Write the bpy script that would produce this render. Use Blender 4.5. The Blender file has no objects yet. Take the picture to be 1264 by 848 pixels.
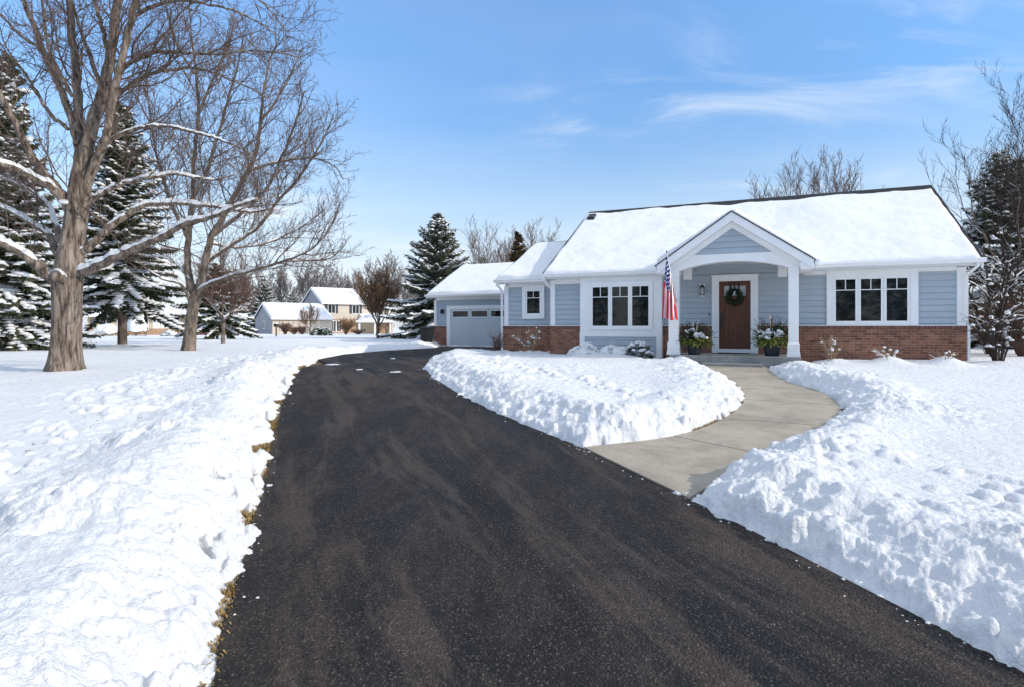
import bpy, math, random
import numpy as np
from mathutils import Vector, Matrix, noise as mnoise

C = bpy.context.scene.collection
F, PX, PY = 740.0, 632.0, 403.5          # focal length and principal point of the photograph (pixels)
CZ = 1.55                                # eye height above the driveway
R = math.radians

# ------------------------------------------------------------------ helpers
def g(y):
    """height of the bare ground at distance y"""
    t = np.clip((np.asarray(y, float) - 2.0) / 14.0, 0, 1)
    far = np.clip((np.asarray(y, float) - 45.0) / 45.0, 0, 1)
    return 0.45 * t * t * (3 - 2 * t) - 0.16 * far * far * (3 - 2 * far)

def ground_px(px, py, dz=0.0):
    Y = 10.0
    for _ in range(60):
        Y = 0.5 * Y + 0.5 * F * (CZ - float(g(Y)) - dz) / (py - PY)
    return ((px - PX) / F * Y, Y)

def at(px, py, Y):
    return Vector(((px - PX) / F * Y, Y, CZ + (PY - py) / F * Y))

def tag(o, label=None, cat=None, group=None, kind=None):
    if label: o['label'] = label
    if cat: o['category'] = cat
    if group: o['group'] = group
    if kind: o['kind'] = kind
    return o

def empty(name, loc=(0, 0, 0), rz=0.0):
    o = bpy.data.objects.new(name, None)
    C.objects.link(o)
    o.empty_display_size = 0.3
    o.location = loc
    o.rotation_euler = (0, 0, rz)
    return o

def link(name, me, parent=None):
    o = bpy.data.objects.new(name, me)
    C.objects.link(o)
    if parent: o.parent = parent
    return o

def copy_tree(o, parent=None):
    c = o.copy()
    C.objects.link(c)
    if parent: c.parent = parent
    for ch in list(o.children):
        copy_tree(ch, c)
    return c

class MB:
    def __init__(s):
        s.V, s.F, s.M = [], [], []
    def add(s, vs, fs, m=0):
        b = len(s.V)
        s.V.extend([tuple(v) for v in vs])
        s.F.extend([tuple(i + b for i in f) for f in fs])
        s.M.extend([m] * len(fs))
        return s
    def box(s, x0, x1, y0, y1, z0, z1, m=0):
        v = [(x, y, z) for z in (z0, z1) for y in (y0, y1) for x in (x0, x1)]
        return s.add(v, [(0, 2, 3, 1), (4, 5, 7, 6), (0, 1, 5, 4), (2, 6, 7, 3), (0, 4, 6, 2), (1, 3, 7, 5)], m)
    def frustum(s, cx, cy, z0, z1, a0, a1, m=0):
        v = [(cx + sx * a, cy + sy * a, z) for z, a in ((z0, a0), (z1, a1)) for sx, sy in ((-1, -1), (1, -1), (1, 1), (-1, 1))]
        return s.add(v, [(3, 2, 1, 0), (4, 5, 6, 7), (0, 1, 5, 4), (1, 2, 6, 5), (2, 3, 7, 6), (3, 0, 4, 7)], m)
    def prism(s, prof, axis, a0, a1, m=0):
        """extrude a 2D outline: axis 'x' -> outline in (y,z); axis 'y' -> outline in (x,z)"""
        n = len(prof)
        if axis == 'x': v = [(a, p, q) for a in (a0, a1) for p, q in prof]
        elif axis == 'y': v = [(p, a, q) for a in (a0, a1) for p, q in prof]
        else: v = [(p, q, a) for a in (a0, a1) for p, q in prof]
        f = [tuple(range(n))[::-1], tuple(range(n, 2 * n))]
        f += [(i, (i + 1) % n, n + (i + 1) % n, n + i) for i in range(n)]
        return s.add(v, f, m)
    def lathe(s, cx, cy, prof, k=20, m=0, sq=1.0):
        v, f = [], []
        for r, z in prof:
            for j in range(k):
                a = 2 * math.pi * j / k
                v.append((cx + r * math.cos(a), cy + r * math.sin(a) * sq, z))
        for i in range(len(prof) - 1):
            for j in range(k):
                f.append((i * k + j, i * k + (j + 1) % k, (i + 1) * k + (j + 1) % k, (i + 1) * k + j))
        f.append(tuple(range(k))[::-1]); f.append(tuple(range((len(prof) - 1) * k, len(prof) * k)))
        return s.add(v, f, m)
    def tube(s, path, rad, k=6, m=0):
        path = [Vector(p) for p in path]
        n = len(path)
        if not hasattr(rad, '__len__'): rad = [rad] * n
        V, Fc, M = s.V, s.F, s.M
        b = len(V)
        t = path[1] - path[0]
        u = t.orthogonal().normalized()
        cs = [(math.cos(2 * math.pi * j / k), math.sin(2 * math.pi * j / k)) for j in range(k)]
        for i in range(n):
            t = (path[min(i + 1, n - 1)] - path[max(i - 1, 0)])
            if t.length < 1e-9: t = Vector((0, 0, 1))
            t.normalize()
            u = u - t * u.dot(t)
            if u.length < 1e-6: u = t.orthogonal()
            u.normalize()
            w = t.cross(u)
            p, r = path[i], rad[i]
            for c, d in cs:
                V.append((p.x + (u.x * c + w.x * d) * r, p.y + (u.y * c + w.y * d) * r, p.z + (u.z * c + w.z * d) * r))
        for i in range(n - 1):
            o = b + i * k
            for j in range(k):
                j2 = (j + 1) % k
                Fc.append((o + j, o + j2, o + k + j2, o + k + j)); M.append(m)
        if k > 3:
            Fc.append(tuple(b + j for j in range(k))[::-1]); M.append(m)
            Fc.append(tuple(b + (n - 1) * k + j for j in range(k))); M.append(m)
        return s
    def blob(s, c, rx, ry, rz, rng, m=0, k=8, rot=None):
        """an uneven lump: flat-bottomed dome with a ragged outline"""
        v, f = [], []
        a0 = rng.random() * 6.28 if rot is None else rot
        rings = ((0.9, -0.25), (1.0, 0.1), (0.72, 0.65))
        ca, sa = math.cos(a0), math.sin(a0)
        jit = [rng.uniform(0.72, 1.18) for _ in range(k)]
        for rr, zz in rings:
            for j in range(k):
                a = 2 * math.pi * j / k
                x = rx * rr * jit[j] * math.cos(a); y = ry * rr * jit[j] * math.sin(a)
                v.append((c[0] + x * ca - y * sa, c[1] + x * sa + y * ca, c[2] + rz * zz * rng.uniform(0.85, 1.15)))
        v.append((c[0], c[1], c[2] + rz)); v.append((c[0], c[1], c[2] - rz * 0.3))
        for i in range(2):
            for j in range(k):
                f.append((i * k + j, i * k + (j + 1) % k, (i + 1) * k + (j + 1) % k, (i + 1) * k + j))
        for j in range(k):
            f.append((2 * k + j, 2 * k + (j + 1) % k, 3 * k)); f.append(((j + 1) % k, j, 3 * k + 1))
        return s.add(v, f, m)
    def mesh(s, name, mats, smooth=False):
        me = bpy.data.meshes.new(name)
        me.from_pydata(s.V, [], s.F)
        if not isinstance(mats, (list, tuple)): mats = [mats]
        for m in mats: me.materials.append(m)
        if len(mats) > 1: me.polygons.foreach_set('material_index', s.M)
        if smooth: me.polygons.foreach_set('use_smooth', [True] * len(me.polygons))
        me.update()
        return me
    def build(s, name, mats, parent=None, smooth=False, bevel=0):
        o = link(name, s.mesh(name, mats, smooth), parent)
        if bevel:
            md = o.modifiers.new('bevel', 'BEVEL'); md.width = bevel; md.segments = 2; md.limit_method = 'ANGLE'
        return o

# ------------------------------------------------------------------ materials
class NT:
    def __init__(s, name):
        s.m = bpy.data.materials.new(name); s.m.use_nodes = True
        s.t = s.m.node_tree; s.n = s.t.nodes; s.b = s.n['Principled BSDF']
    def new(s, typ, **kw):
        n = s.n.new(typ)
        for k, v in kw.items(): setattr(n, k, v)
        return n
    def L(s, a, b): s.t.links.new(a, b)
    def coord(s, kind='Object', scale=(1, 1, 1)):
        tc = s.new('ShaderNodeTexCoord'); mp = s.new('ShaderNodeMapping')
        s.L(tc.outputs[kind], mp.inputs['Vector']); mp.inputs['Scale'].default_value = scale
        return mp.outputs['Vector']
    def noise(s, vec, scale, detail=4, rough=0.55, dist=0.0):
        n = s.new('ShaderNodeTexNoise'); n.inputs['Scale'].default_value = scale; n.inputs['Detail'].default_value = detail
        n.inputs['Roughness'].default_value = rough; n.inputs['Distortion'].default_value = dist
        if vec is not None: s.L(vec, n.inputs['Vector'])
        return n.outputs['Fac']
    def ramp(s, fac, stops):
        r = s.new('ShaderNodeValToRGB'); e = r.color_ramp.elements
        while len(e) < len(stops): e.new(0.5)
        for i, (p, c) in enumerate(stops):
            e[i].position = p; e[i].color = (*c, 1) if hasattr(c, '__len__') else (c, c, c, 1)
        s.L(fac, r.inputs['Fac']); return r.outputs['Color']
    def mix(s, fac, a, b, mode='MIX'):
        n = s.new('ShaderNodeMix'); n.data_type = 'RGBA'; n.blend_type = mode
        for i, v in ((0, fac), (6, a), (7, b)):
            if hasattr(v, 'is_output'): s.L(v, n.inputs[i])
            else: n.inputs[i].default_value = v if i == 0 else (*v, 1)
        return n.outputs[2]
    def math(s, op, a, b=0.0, clamp=False):
        n = s.new('ShaderNodeMath', operation=op); n.use_clamp = clamp
        for i, v in ((0, a), (1, b)):
            if hasattr(v, 'is_output'): s.L(v, n.inputs[i])
            else: n.inputs[i].default_value = v
        return n.outputs[0]
    def bump(s, h, dist=0.02, strength=0.6, normal=None):
        n = s.new('ShaderNodeBump'); n.inputs['Distance'].default_value = dist; n.inputs['Strength'].default_value = strength
        s.L(h, n.inputs['Height'])
        if normal is not None: s.L(normal, n.inputs['Normal'])
        s.L(n.outputs['Normal'], s.b.inputs['Normal']); return n.outputs['Normal']
    def base(s, v, rough=0.6, spec=0.4):
        if hasattr(v, 'is_output'): s.L(v, s.b.inputs['Base Color'])
        else: s.b.inputs['Base Color'].default_value = (*v, 1)
        s.b.inputs['Roughness'].default_value = rough; s.b.inputs['Specular IOR Level'].default_value = spec
        return s

def mat_plain(name, col, rough=0.55, spec=0.4, var=0.08, scale=3.0, bump=0.0):
    t = NT(name); v = t.coord()
    f = t.noise(v, scale, 5)
    lo = tuple(c * (1 - var) for c in col); hi = tuple(min(1, c * (1 + var)) for c in col)
    t.base(t.ramp(f, [(0.3, lo), (0.7, hi)]), rough, spec)
    if bump: t.bump(t.noise(v, scale * 30, 3), bump, 0.5)
    return t.m

M = {}
def make_materials():
    # snow: fresh, slightly blue-white, fine granular relief
    t = NT('snow'); v = t.coord()
    f = t.noise(v, 1.3, 4)
    t.base(t.ramp(f, [(0.3, (0.825, 0.826, 0.83)), (0.7, (0.872, 0.868, 0.862))]), 0.65, 0.25)
    n1 = t.noise(v, 9, 6, 0.62); n2 = t.noise(v, 70, 4, 0.7)
    h = t.math('ADD', n1, t.math('MULTIPLY', n2, 0.22))
    t.bump(h, 0.07, 0.85)
    M['snow'] = t.m
    t = NT('roof_snow'); v = t.coord()
    t.base((0.87, 0.866, 0.86), 0.65, 0.25); t.bump(t.noise(v, 5, 6, 0.65), 0.05, 0.5); M['roof_snow'] = t.m
    # asphalt: dark binder, stone specks, dusty brown dry bands and darker damp bands
    t = NT('asphalt'); v = t.coord()
    big = t.noise(t.coord('Object', (0.9, 0.22, 1)), 1.5, 6, 0.62, 0.8)
    dust = t.ramp(t.noise(t.coord('Object', (1.1, 0.38, 1)), 2.2, 8, 0.72, 0.3), [(0.47, 0.0), (0.60, 1.0)])
    mid = t.noise(v, 30, 5, 0.7)
    def along(sx, sy, rz, sc, det, rg):
        q = t.coord('Object', (sx, sy, 1)); q.node.vector_type = 'TEXTURE' if False else 'POINT'
        pre = t.new('ShaderNodeMapping'); pre.inputs['Rotation'].default_value = (0, 0, R(rz)); tcx = t.new('ShaderNodeTexCoord')
        t.L(tcx.outputs['Object'], pre.inputs['Vector']); t.L(pre.outputs['Vector'], q.node.inputs['Vector'])
        return t.noise(q, sc, det, rg, 0.35)
    worn = t.ramp(along(1.0, 0.13, -20, 1.9, 7, 0.68), [(0.49, 0.0), (0.57, 1.0)])
    damp = t.ramp(along(0.7, 0.14, -20, 1.1, 6, 0.62), [(0.50, 0.0), (0.60, 1.0)])
    col = t.ramp(big, [(0.32, (0.0105, 0.01, 0.0105)), (0.5, (0.02, 0.0178, 0.017)), (0.68, (0.037, 0.0315, 0.0285))])
    col = t.mix(t.math('MULTIPLY', dust, 0.35), col, (0.085, 0.064, 0.05))
    col = t.mix(t.math('MULTIPLY', damp, 0.7), col, (0.0085, 0.009, 0.0115))
    col = t.mix(t.math('MULTIPLY', worn, 0.44), col, (0.115, 0.086, 0.066))
    vo = t.new('ShaderNodeTexVoronoi'); vo.inputs['Scale'].default_value = 66; t.L(v, vo.inputs['Vector'])
    speck = t.ramp(vo.outputs['Color'], [(0.48, 0.0), (1.0, 1.0)])
    near = t.ramp(vo.outputs['Distance'], [(0.25, 1.0), (0.5, 0.0)])
    sp = t.math('MULTIPLY', speck, near)
    col = t.mix(t.math('MULTIPLY', sp, 0.9), col, (0.20, 0.152, 0.122))
    vo2 = t.new('ShaderNodeTexVoronoi'); vo2.inputs['Scale'].default_value = 26; t.L(v, vo2.inputs['Vector'])
    big_st = t.math('MULTIPLY', t.ramp(vo2.outputs['Color'], [(0.86, 0.0), (0.93, 1.0)]), t.ramp(vo2.outputs['Distance'], [(0.13, 1.0), (0.24, 0.0)]))
    col = t.mix(t.math('MULTIPLY', big_st, 0.4), col, (0.36, 0.26, 0.19))
    col = t.mix(0.75, col, t.ramp(mid, [(0.3, 0.35), (0.7, 1.35)]), 'MULTIPLY')
    t.base(col, 0.75, 0.22)
    t.L(t.ramp(big, [(0.3, 0.6), (0.6, 0.9)]), t.b.inputs['Roughness'])
    vo3 = t.new('ShaderNodeTexVoronoi'); vo3.inputs['Scale'].default_value = 70; t.L(v, vo3.inputs['Vector'])
    t.bump(t.math('ADD', vo3.outputs['Distance'], t.math('MULTIPLY', mid, 0.5)), 0.011, 0.85)
    M['asphalt'] = t.m
    # concrete walk
    t = NT('concrete'); v = t.coord()
    a = t.noise(v, 1.4, 7, 0.7, 0.4); b = t.noise(v, 40, 4, 0.7)
    col = t.ramp(a, [(0.3, (0.27, 0.235, 0.185)), (0.55, (0.42, 0.365, 0.29)), (0.75, (0.48, 0.42, 0.34))])
    col = t.mix(0.4, col, t.ramp(b, [(0.3, 0.7), (0.7, 1.2)]), 'MULTIPLY')
    t.base(col, 0.85, 0.25); t.bump(b, 0.004, 0.5); M['concrete'] = t.m
    t = NT('step_concrete'); v = t.coord()
    a = t.noise(v, 3, 6, 0.65); b = t.noise(v, 60, 4, 0.7)
    col = t.mix(0.4, t.ramp(a, [(0.3, (0.22, 0.22, 0.21)), (0.7, (0.36, 0.36, 0.35))]), t.ramp(b, [(0.3, 0.7), (0.7, 1.2)]), 'MULTIPLY')
    t.base(col, 0.85, 0.25); t.bump(b, 0.004, 0.5); M['step'] = t.m
    t = NT('soil'); v = t.coord()
    t.base(t.ramp(t.noise(v, 14, 6, 0.7), [(0.3, (0.05, 0.035, 0.018)), (0.5, (0.16, 0.105, 0.05)), (0.7, (0.27, 0.19, 0.085))]), 0.95, 0.1)
    t.bump(t.noise(v, 40, 5, 0.7), 0.03, 0.8); M['soil'] = t.m
    t = NT('dry_grass'); v = t.coord()
    t.base(t.ramp(t.noise(v, 9, 4), [(0.3, (0.16, 0.09, 0.03)), (0.5, (0.33, 0.22, 0.09)), (0.7, (0.42, 0.31, 0.14))]), 0.9, 0.1); M['dry_grass'] = t.m
    # siding / trim
    t = NT('blue_siding'); v = t.coord()
    f = t.noise(t.coord('Object', (0.7, 0.7, 6.0)), 1.0, 4); gr = t.noise(t.coord('Object', (2, 2, 60)), 2.0, 4)
    col = t.ramp(f, [(0.3, (0.415, 0.475, 0.53)), (0.7, (0.455, 0.515, 0.565))])
    t.base(col, 0.55, 0.35); t.bump(gr, 0.004, 0.35); M['siding'] = t.m
    M['garage_paint'] = mat_plain('garage_paint', (0.56, 0.61, 0.65), 0.5, 0.4, 0.03, 1.0)
    M['white'] = mat_plain('white_trim', (0.89, 0.89, 0.885), 0.45, 0.4, 0.03, 2.0)
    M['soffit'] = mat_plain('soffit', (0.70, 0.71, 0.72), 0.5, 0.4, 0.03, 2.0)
    # brick
    t = NT('red_brick')
    tc = t.new('ShaderNodeTexCoord'); sp = t.new('ShaderNodeSeparateXYZ'); cb = t.new('ShaderNodeCombineXYZ')
    t.L(tc.outputs['Object'], sp.inputs[0]); t.L(t.math('ADD', sp.outputs[0], sp.outputs[1]), cb.inputs[0]); t.L(sp.outputs[2], cb.inputs[1])
    br = t.new('ShaderNodeTexBrick'); t.L(cb.outputs[0], br.inputs['Vector'])
    br.inputs['Scale'].default_value = 1.0; br.inputs['Brick Width'].default_value = 0.21; br.inputs['Row Height'].default_value = 0.071
    br.inputs['Mortar Size'].default_value = 0.006; br.inputs['Mortar Smooth'].default_value = 0.2; br.inputs['Bias'].default_value = -0.1
    br.inputs['Color1'].default_value = (0.35, 0.165, 0.105, 1); br.inputs['Color2'].default_value = (0.15, 0.065, 0.048, 1)
    br.inputs['Mortar'].default_value = (0.34, 0.29, 0.25, 1)
    n = t.noise(cb.outputs[0], 2.6, 5, 0.7)
    n2 = t.noise(tc.outputs['Object'], 45, 3, 0.6)
    col = t.mix(0.55, br.outputs['Color'], t.ramp(n, [(0.3, (0.55, 0.5, 0.5)), (0.7, (1.5, 1.3, 1.15))]), 'MULTIPLY')
    col = t.mix(0.35, col, t.ramp(n2, [(0.3, 0.6), (0.7, 1.3)]), 'MULTIPLY')
    t.base(col, 0.85, 0.2); t.bump(t.math('ADD', t.math('MULTIPLY', br.outputs['Fac'], -1.0), t.math('MULTIPLY', n2, 0.4)), 0.008, 0.8)
    M['brick'] = t.m
    # same brick set upright for the cap course
    t = NT('brick_cap')
    tc = t.new('ShaderNodeTexCoord'); sp = t.new('ShaderNodeSeparateXYZ'); cb = t.new('ShaderNodeCombineXYZ')
    t.L(tc.outputs['Object'], sp.inputs[0]); t.L(t.math('ADD', sp.outputs[0], sp.outputs[1]), cb.inputs[0]); t.L(sp.outputs[2], cb.inputs[1])
    br = t.new('ShaderNodeTexBrick'); t.L(cb.outputs[0], br.inputs['Vector']); br.offset = 0.0
    br.inputs['Scale'].default_value = 1.0; br.inputs['Brick Width'].default_value = 0.071; br.inputs['Row Height'].default_value = 4.0
    br.inputs['Mortar Size'].default_value = 0.006
    br.inputs['Color1'].default_value = (0.24, 0.10, 0.065, 1); br.inputs['Color2'].default_value = (0.10, 0.042, 0.033, 1); br.inputs['Mortar'].default_value = (0.3, 0.25, 0.22, 1)
    t.base(br.outputs['Color'], 0.85, 0.2); M['brick_cap'] = t.m
    # shingles
    t = NT('shingles'); v = t.coord()
    t.base(t.ramp(t.noise(v, 25, 4, 0.7), [(0.3, (0.02, 0.02, 0.023)), (0.7, (0.055, 0.053, 0.055))]), 0.9, 0.2); t.bump(t.noise(v, 60, 3), 0.01, 0.8); M['shingle'] = t.m
    # glass: dark room behind
    t = NT('window_glass'); v = t.coord()
    t.base(t.ramp(t.noise(v, 2.2, 4, 0.6), [(0.35, (0.006, 0.008, 0.009)), (0.7, (0.018, 0.022, 0.024))]), 0.03, 0.6)
    t.b.inputs['IOR'].default_value = 1.42
    t.bump(t.noise(v, 1.4, 2), 0.006, 0.12); M['glass'] = t.m
    t = NT('pale_frosted_glass'); t.base((0.42, 0.45, 0.47), 0.15, 0.6); M['frost'] = t.m  # frosted glass in one even pale grey
    # door wood
    t = NT('door_wood')
    w = t.noise(t.coord('Object', (14, 14, 0.9)), 1.6, 6, 0.65, 0.6)
    t.base(t.ramp(w, [(0.3, (0.06, 0.02, 0.009)), (0.55, (0.125, 0.042, 0.018)), (0.75, (0.20, 0.07, 0.03))]), 0.42, 0.4); t.bump(w, 0.003, 0.4); M['wood'] = t.m
    M['black'] = mat_plain('black_metal', (0.012, 0.012, 0.013), 0.4, 0.5, 0.1)
    M['pot'] = mat_plain('pot_grey', (0.03, 0.035, 0.042), 0.5, 0.4, 0.15)
    M['bin'] = mat_plain('bin_plastic', (0.012, 0.013, 0.015), 0.5, 0.4, 0.1)
    M['mat'] = mat_plain('door_mat', (0.02, 0.018, 0.016), 0.95, 0.1, 0.3, 30, 0.005)
    M['metal'] = mat_plain('metal', (0.55, 0.55, 0.56), 0.35, 0.5, 0.05)
    # bark
    def bark(name, lo, mi, hi, zs=0.17, sc=13.0, bd=0.03):
        t = NT(name); v = t.coord('Object', (1, 1, zs))
        a = t.noise(v, sc, 7, 0.7, 0.4); b = t.noise(t.coord(), 2.0, 4)
        col = t.ramp(a, [(0.38, lo), (0.5, mi), (0.62, hi)])
        col = t.mix(0.45, col, t.ramp(b, [(0.3, 0.7), (0.7, 1.25)]), 'MULTIPLY')
        t.base(col, 0.92, 0.15); t.bump(a, bd * 2.2, 1.0); return t.m
    M['bark'] = bark('maple_bark', (0.07, 0.05, 0.038), (0.235, 0.183, 0.142), (0.39, 0.318, 0.255))
    M['bark2'] = bark('smooth_bark', (0.07, 0.053, 0.041), (0.175, 0.138, 0.108), (0.26, 0.21, 0.168), 0.3, 7.0, 0.015)
    M['twig'] = mat_plain('twig', (0.15, 0.108, 0.088), 0.9, 0.15, 0.3, 2.0)
    M['twig_red'] = mat_plain('reddish_twig', (0.15, 0.09, 0.072), 0.9, 0.15, 0.25, 2.0)
    M['twig_brown'] = mat_plain('brown_twig', (0.19, 0.115, 0.07), 0.9, 0.15, 0.3, 2.0)
    M['twig_grey'] = mat_plain('grey_twig', (0.17, 0.145, 0.135), 0.9, 0.15, 0.2, 2.0)
    M['twig_dark'] = mat_plain('dark_twig', (0.05, 0.038, 0.032), 0.9, 0.15, 0.25, 2.0)
    def needles(name, lo, mi, hi):
        t = NT(name); v = t.coord()
        a = t.noise(v, 1.2, 5, 0.7); b = t.noise(v, 12, 3)
        col = t.mix(0.5, t.ramp(a, [(0.3, lo), (0.5, mi), (0.72, hi)]), t.ramp(b, [(0.3, 0.55), (0.7, 1.4)]), 'MULTIPLY')
        t.base(col, 0.75, 0.25); return t.m
    M['needle'] = needles('spruce_needles', (0.034, 0.046, 0.024), (0.072, 0.084, 0.044), (0.125, 0.122, 0.066))
    M['needle_blue'] = needles('blue_spruce_needles', (0.055, 0.068, 0.046), (0.12, 0.125, 0.085), (0.2, 0.185, 0.13))
    M['needle_brown'] = needles('brownish_needles', (0.05, 0.036, 0.02), (0.10, 0.07, 0.038), (0.15, 0.105, 0.05))
    M['cedar'] = needles('cedar_sprays', (0.08, 0.10, 0.02), (0.16, 0.18, 0.04), (0.26, 0.26, 0.07))
    M['green'] = needles('dark_greens', (0.012, 0.03, 0.012), (0.028, 0.055, 0.022), (0.05, 0.085, 0.035))
    M['russet'] = needles('russet_sprays', (0.05, 0.022, 0.014), (0.11, 0.05, 0.03), (0.16, 0.09, 0.05))
    M['petal'] = mat_plain('white_petals', (0.82, 0.83, 0.84), 0.6, 0.3, 0.05)
    M['birch'] = mat_plain('birch_stick', (0.66, 0.62, 0.56), 0.7, 0.2, 0.15, 20)
    M['berry'] = mat_plain('red_berry', (0.30, 0.02, 0.02), 0.4, 0.5, 0.1)
    M['ribbon'] = mat_plain('dark_ribbon', (0.015, 0.012, 0.014), 0.6, 0.3, 0.1)
    M['seed'] = mat_plain('dry_flower', (0.34, 0.24, 0.15), 0.9, 0.1, 0.25, 6)
    # neighbours
    M['beige'] = mat_plain('beige_siding', (0.56, 0.49, 0.41), 0.7, 0.2, 0.06, 0.6)
    M['cream'] = mat_plain('cream_wall', (0.60, 0.49, 0.33), 0.7, 0.2, 0.07, 0.6)
    M['greysiding'] = mat_plain('grey_siding', (0.34, 0.34, 0.36), 0.7, 0.2, 0.05, 0.6)
    M['tanbrick'] = mat_plain('tan_brick', (0.42, 0.27, 0.17), 0.85, 0.2, 0.2, 3.0)
    M['brownpaint'] = mat_plain('brown_door', (0.15, 0.075, 0.06), 0.6, 0.3, 0.08, 1.0)
    M['garagebeige'] = mat_plain('garage_beige', (0.62, 0.53, 0.43), 0.6, 0.3, 0.04, 1.0)
    M['shutter'] = mat_plain('shutter', (0.05, 0.055, 0.07), 0.6, 0.3, 0.1)
    M['water'] = mat_plain('meltwater', (0.02, 0.02, 0.022), 0.03, 0.6, 0.05)
    # flag from its own UV map: u along the hoist, v along the fly
    t = NT('flag_cloth')
    uv = t.new('ShaderNodeUVMap'); uv.uv_map = 'UVMap'
    sp = t.new('ShaderNodeSeparateXYZ'); t.L(uv.outputs[0], sp.inputs[0]); u_, v_ = sp.outputs[0], sp.outputs[1]
    st = t.math('MODULO', t.math('FLOOR', t.math('MULTIPLY', u_, 13.0)), 2.0)
    stripes = t.mix(st, (0.62, 0.02, 0.04), (0.86, 0.84, 0.84))
    can = t.math('MULTIPLY', t.math('LESS_THAN', u_, 7 / 13), t.math('LESS_THAN', v_, 0.40))
    fy = t.math('MULTIPLY', u_, 9 / (7 / 13)); fx = t.math('MULTIPLY', v_, 11 / 0.40)
    par = t.math('MODULO', t.math('ADD', t.math('FLOOR', fy), t.math('FLOOR', fx)), 2.0)
    ddx = t.math('SUBTRACT', t.math('FRACT', fx), 0.5); ddy = t.math('SUBTRACT', t.math('FRACT', fy), 0.5)
    rr = t.math('SQRT', t.math('ADD', t.math('MULTIPLY', ddx, ddx), t.math('MULTIPLY', ddy, ddy)))
    star = t.math('MULTIPLY', t.math('LESS_THAN', rr, 0.40), t.math('SUBTRACT', 1.0, par))
    blue = t.mix(star, (0.018, 0.035, 0.17), (0.85, 0.85, 0.87))
    t.base(t.mix(can, stripes, blue), 0.8, 0.2); M['flag'] = t.m
make_materials()
# ------------------------------------------------------------------ plan of the place
TH = R(23.6)
HU = np.array([math.cos(TH), -math.sin(TH)]); HN = np.array([math.sin(TH), math.cos(TH)])
HL = np.array([1.35, 20.85])             # left corner of the main front wall
def hw(x, y):                            # house plan -> world plan
    p = HL + x * HU + y * HN
    return (float(p[0]), float(p[1]))

left_px = [(262, 848), (285, 750), (303, 680), (322, 612), (335, 556), (346, 502), (358, 474), (371, 455), (392, 444), (425, 437.5), (475, 433), (536, 429.6)]
right_px = [(1262, 833), (1130, 765), (1000, 697), (920, 655), (850, 619), (785, 586), (720, 555), (652, 528), (600, 505), (560, 484), (535, 468), (524, 456), (530, 444), (552, 436.5)]
drive_l = [(0.2, -8.0), (-0.5, -2.0)] + [ground_px(*p) for p in left_px]
drive_r = [(7.0, -8.0), (4.1, -1.0)] + [ground_px(*p) for p in right_px]
drive_end = [hw(-10.2, 9.9), hw(-4.2, 9.9), hw(-2.4, 9.4), hw(-2.3, 0.9)]
drive_poly = drive_l + drive_end + drive_r[::-1]
walk_l_px = [(720, 555), (831, 541), (893, 519), (919, 495), (908, 476), (882, 462), (866, 452.6)]
walk_r_px = [(850, 619), (942, 564), (1018, 528), (1035, 502), (1010, 484), (966, 470), (943, 452.6)]
def catmull(P, n):
    P = [np.array(p, float) for p in P]
    Q = [2 * P[0] - P[1]] + P + [2 * P[-1] - P[-2]]
    out = []
    for i in range(1, len(Q) - 2):
        a, b, c, d = Q[i - 1:i + 3]
        for k in range(n):
            t = k / n
            out.append(0.5 * (2 * b + (c - a) * t + (2 * a - 5 * b + 4 * c - d) * t * t + (3 * b - a - 3 * c + d) * t ** 3))
    out.append(P[-1])
    return out
WN = 8
walk_l = catmull([ground_px(*p) for p in walk_l_px], WN)
walk_r = catmull([ground_px(*p) for p in walk_r_px], WN)
walk_poly = [tuple(p) for p in walk_l] + [tuple(p) for p in walk_r][::-1]
porch_poly = [hw(3.95, 0.3), hw(3.95, -2.15), hw(4.75, -2.15), hw(4.75, -2.6), hw(7.35, -2.6), hw(7.35, -2.15), hw(8.0, -2.15), hw(8.0, 0.3)]

def in_poly(x, y, poly):
    r = np.zeros(x.shape, bool)
    n = len(poly)
    for i in range(n):
        x1, y1 = poly[i]; x2, y2 = poly[(i + 1) % n]
        c = ((y1 > y) != (y2 > y)) & (x < (x2 - x1) * (y - y1) / (y2 - y1 + 1e-12) + x1)
        r ^= c
    return r
def dist_poly(x, y, poly):
    """signed distance, positive outside"""
    d = np.full(x.shape, 1e9)
    n = len(poly)
    for i in range(n):
        x1, y1 = poly[i]; x2, y2 = poly[(i + 1) % n]
        ex, ey = x2 - x1, y2 - y1
        t = np.clip(((x - x1) * ex + (y - y1) * ey) / (ex * ex + ey * ey + 1e-12), 0, 1)
        d = np.minimum(d, (x - x1 - t * ex) ** 2 + (y - y1 - t * ey) ** 2)
    d = np.sqrt(d)
    return np.where(in_poly(x, y, poly), -d, d)

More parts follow.
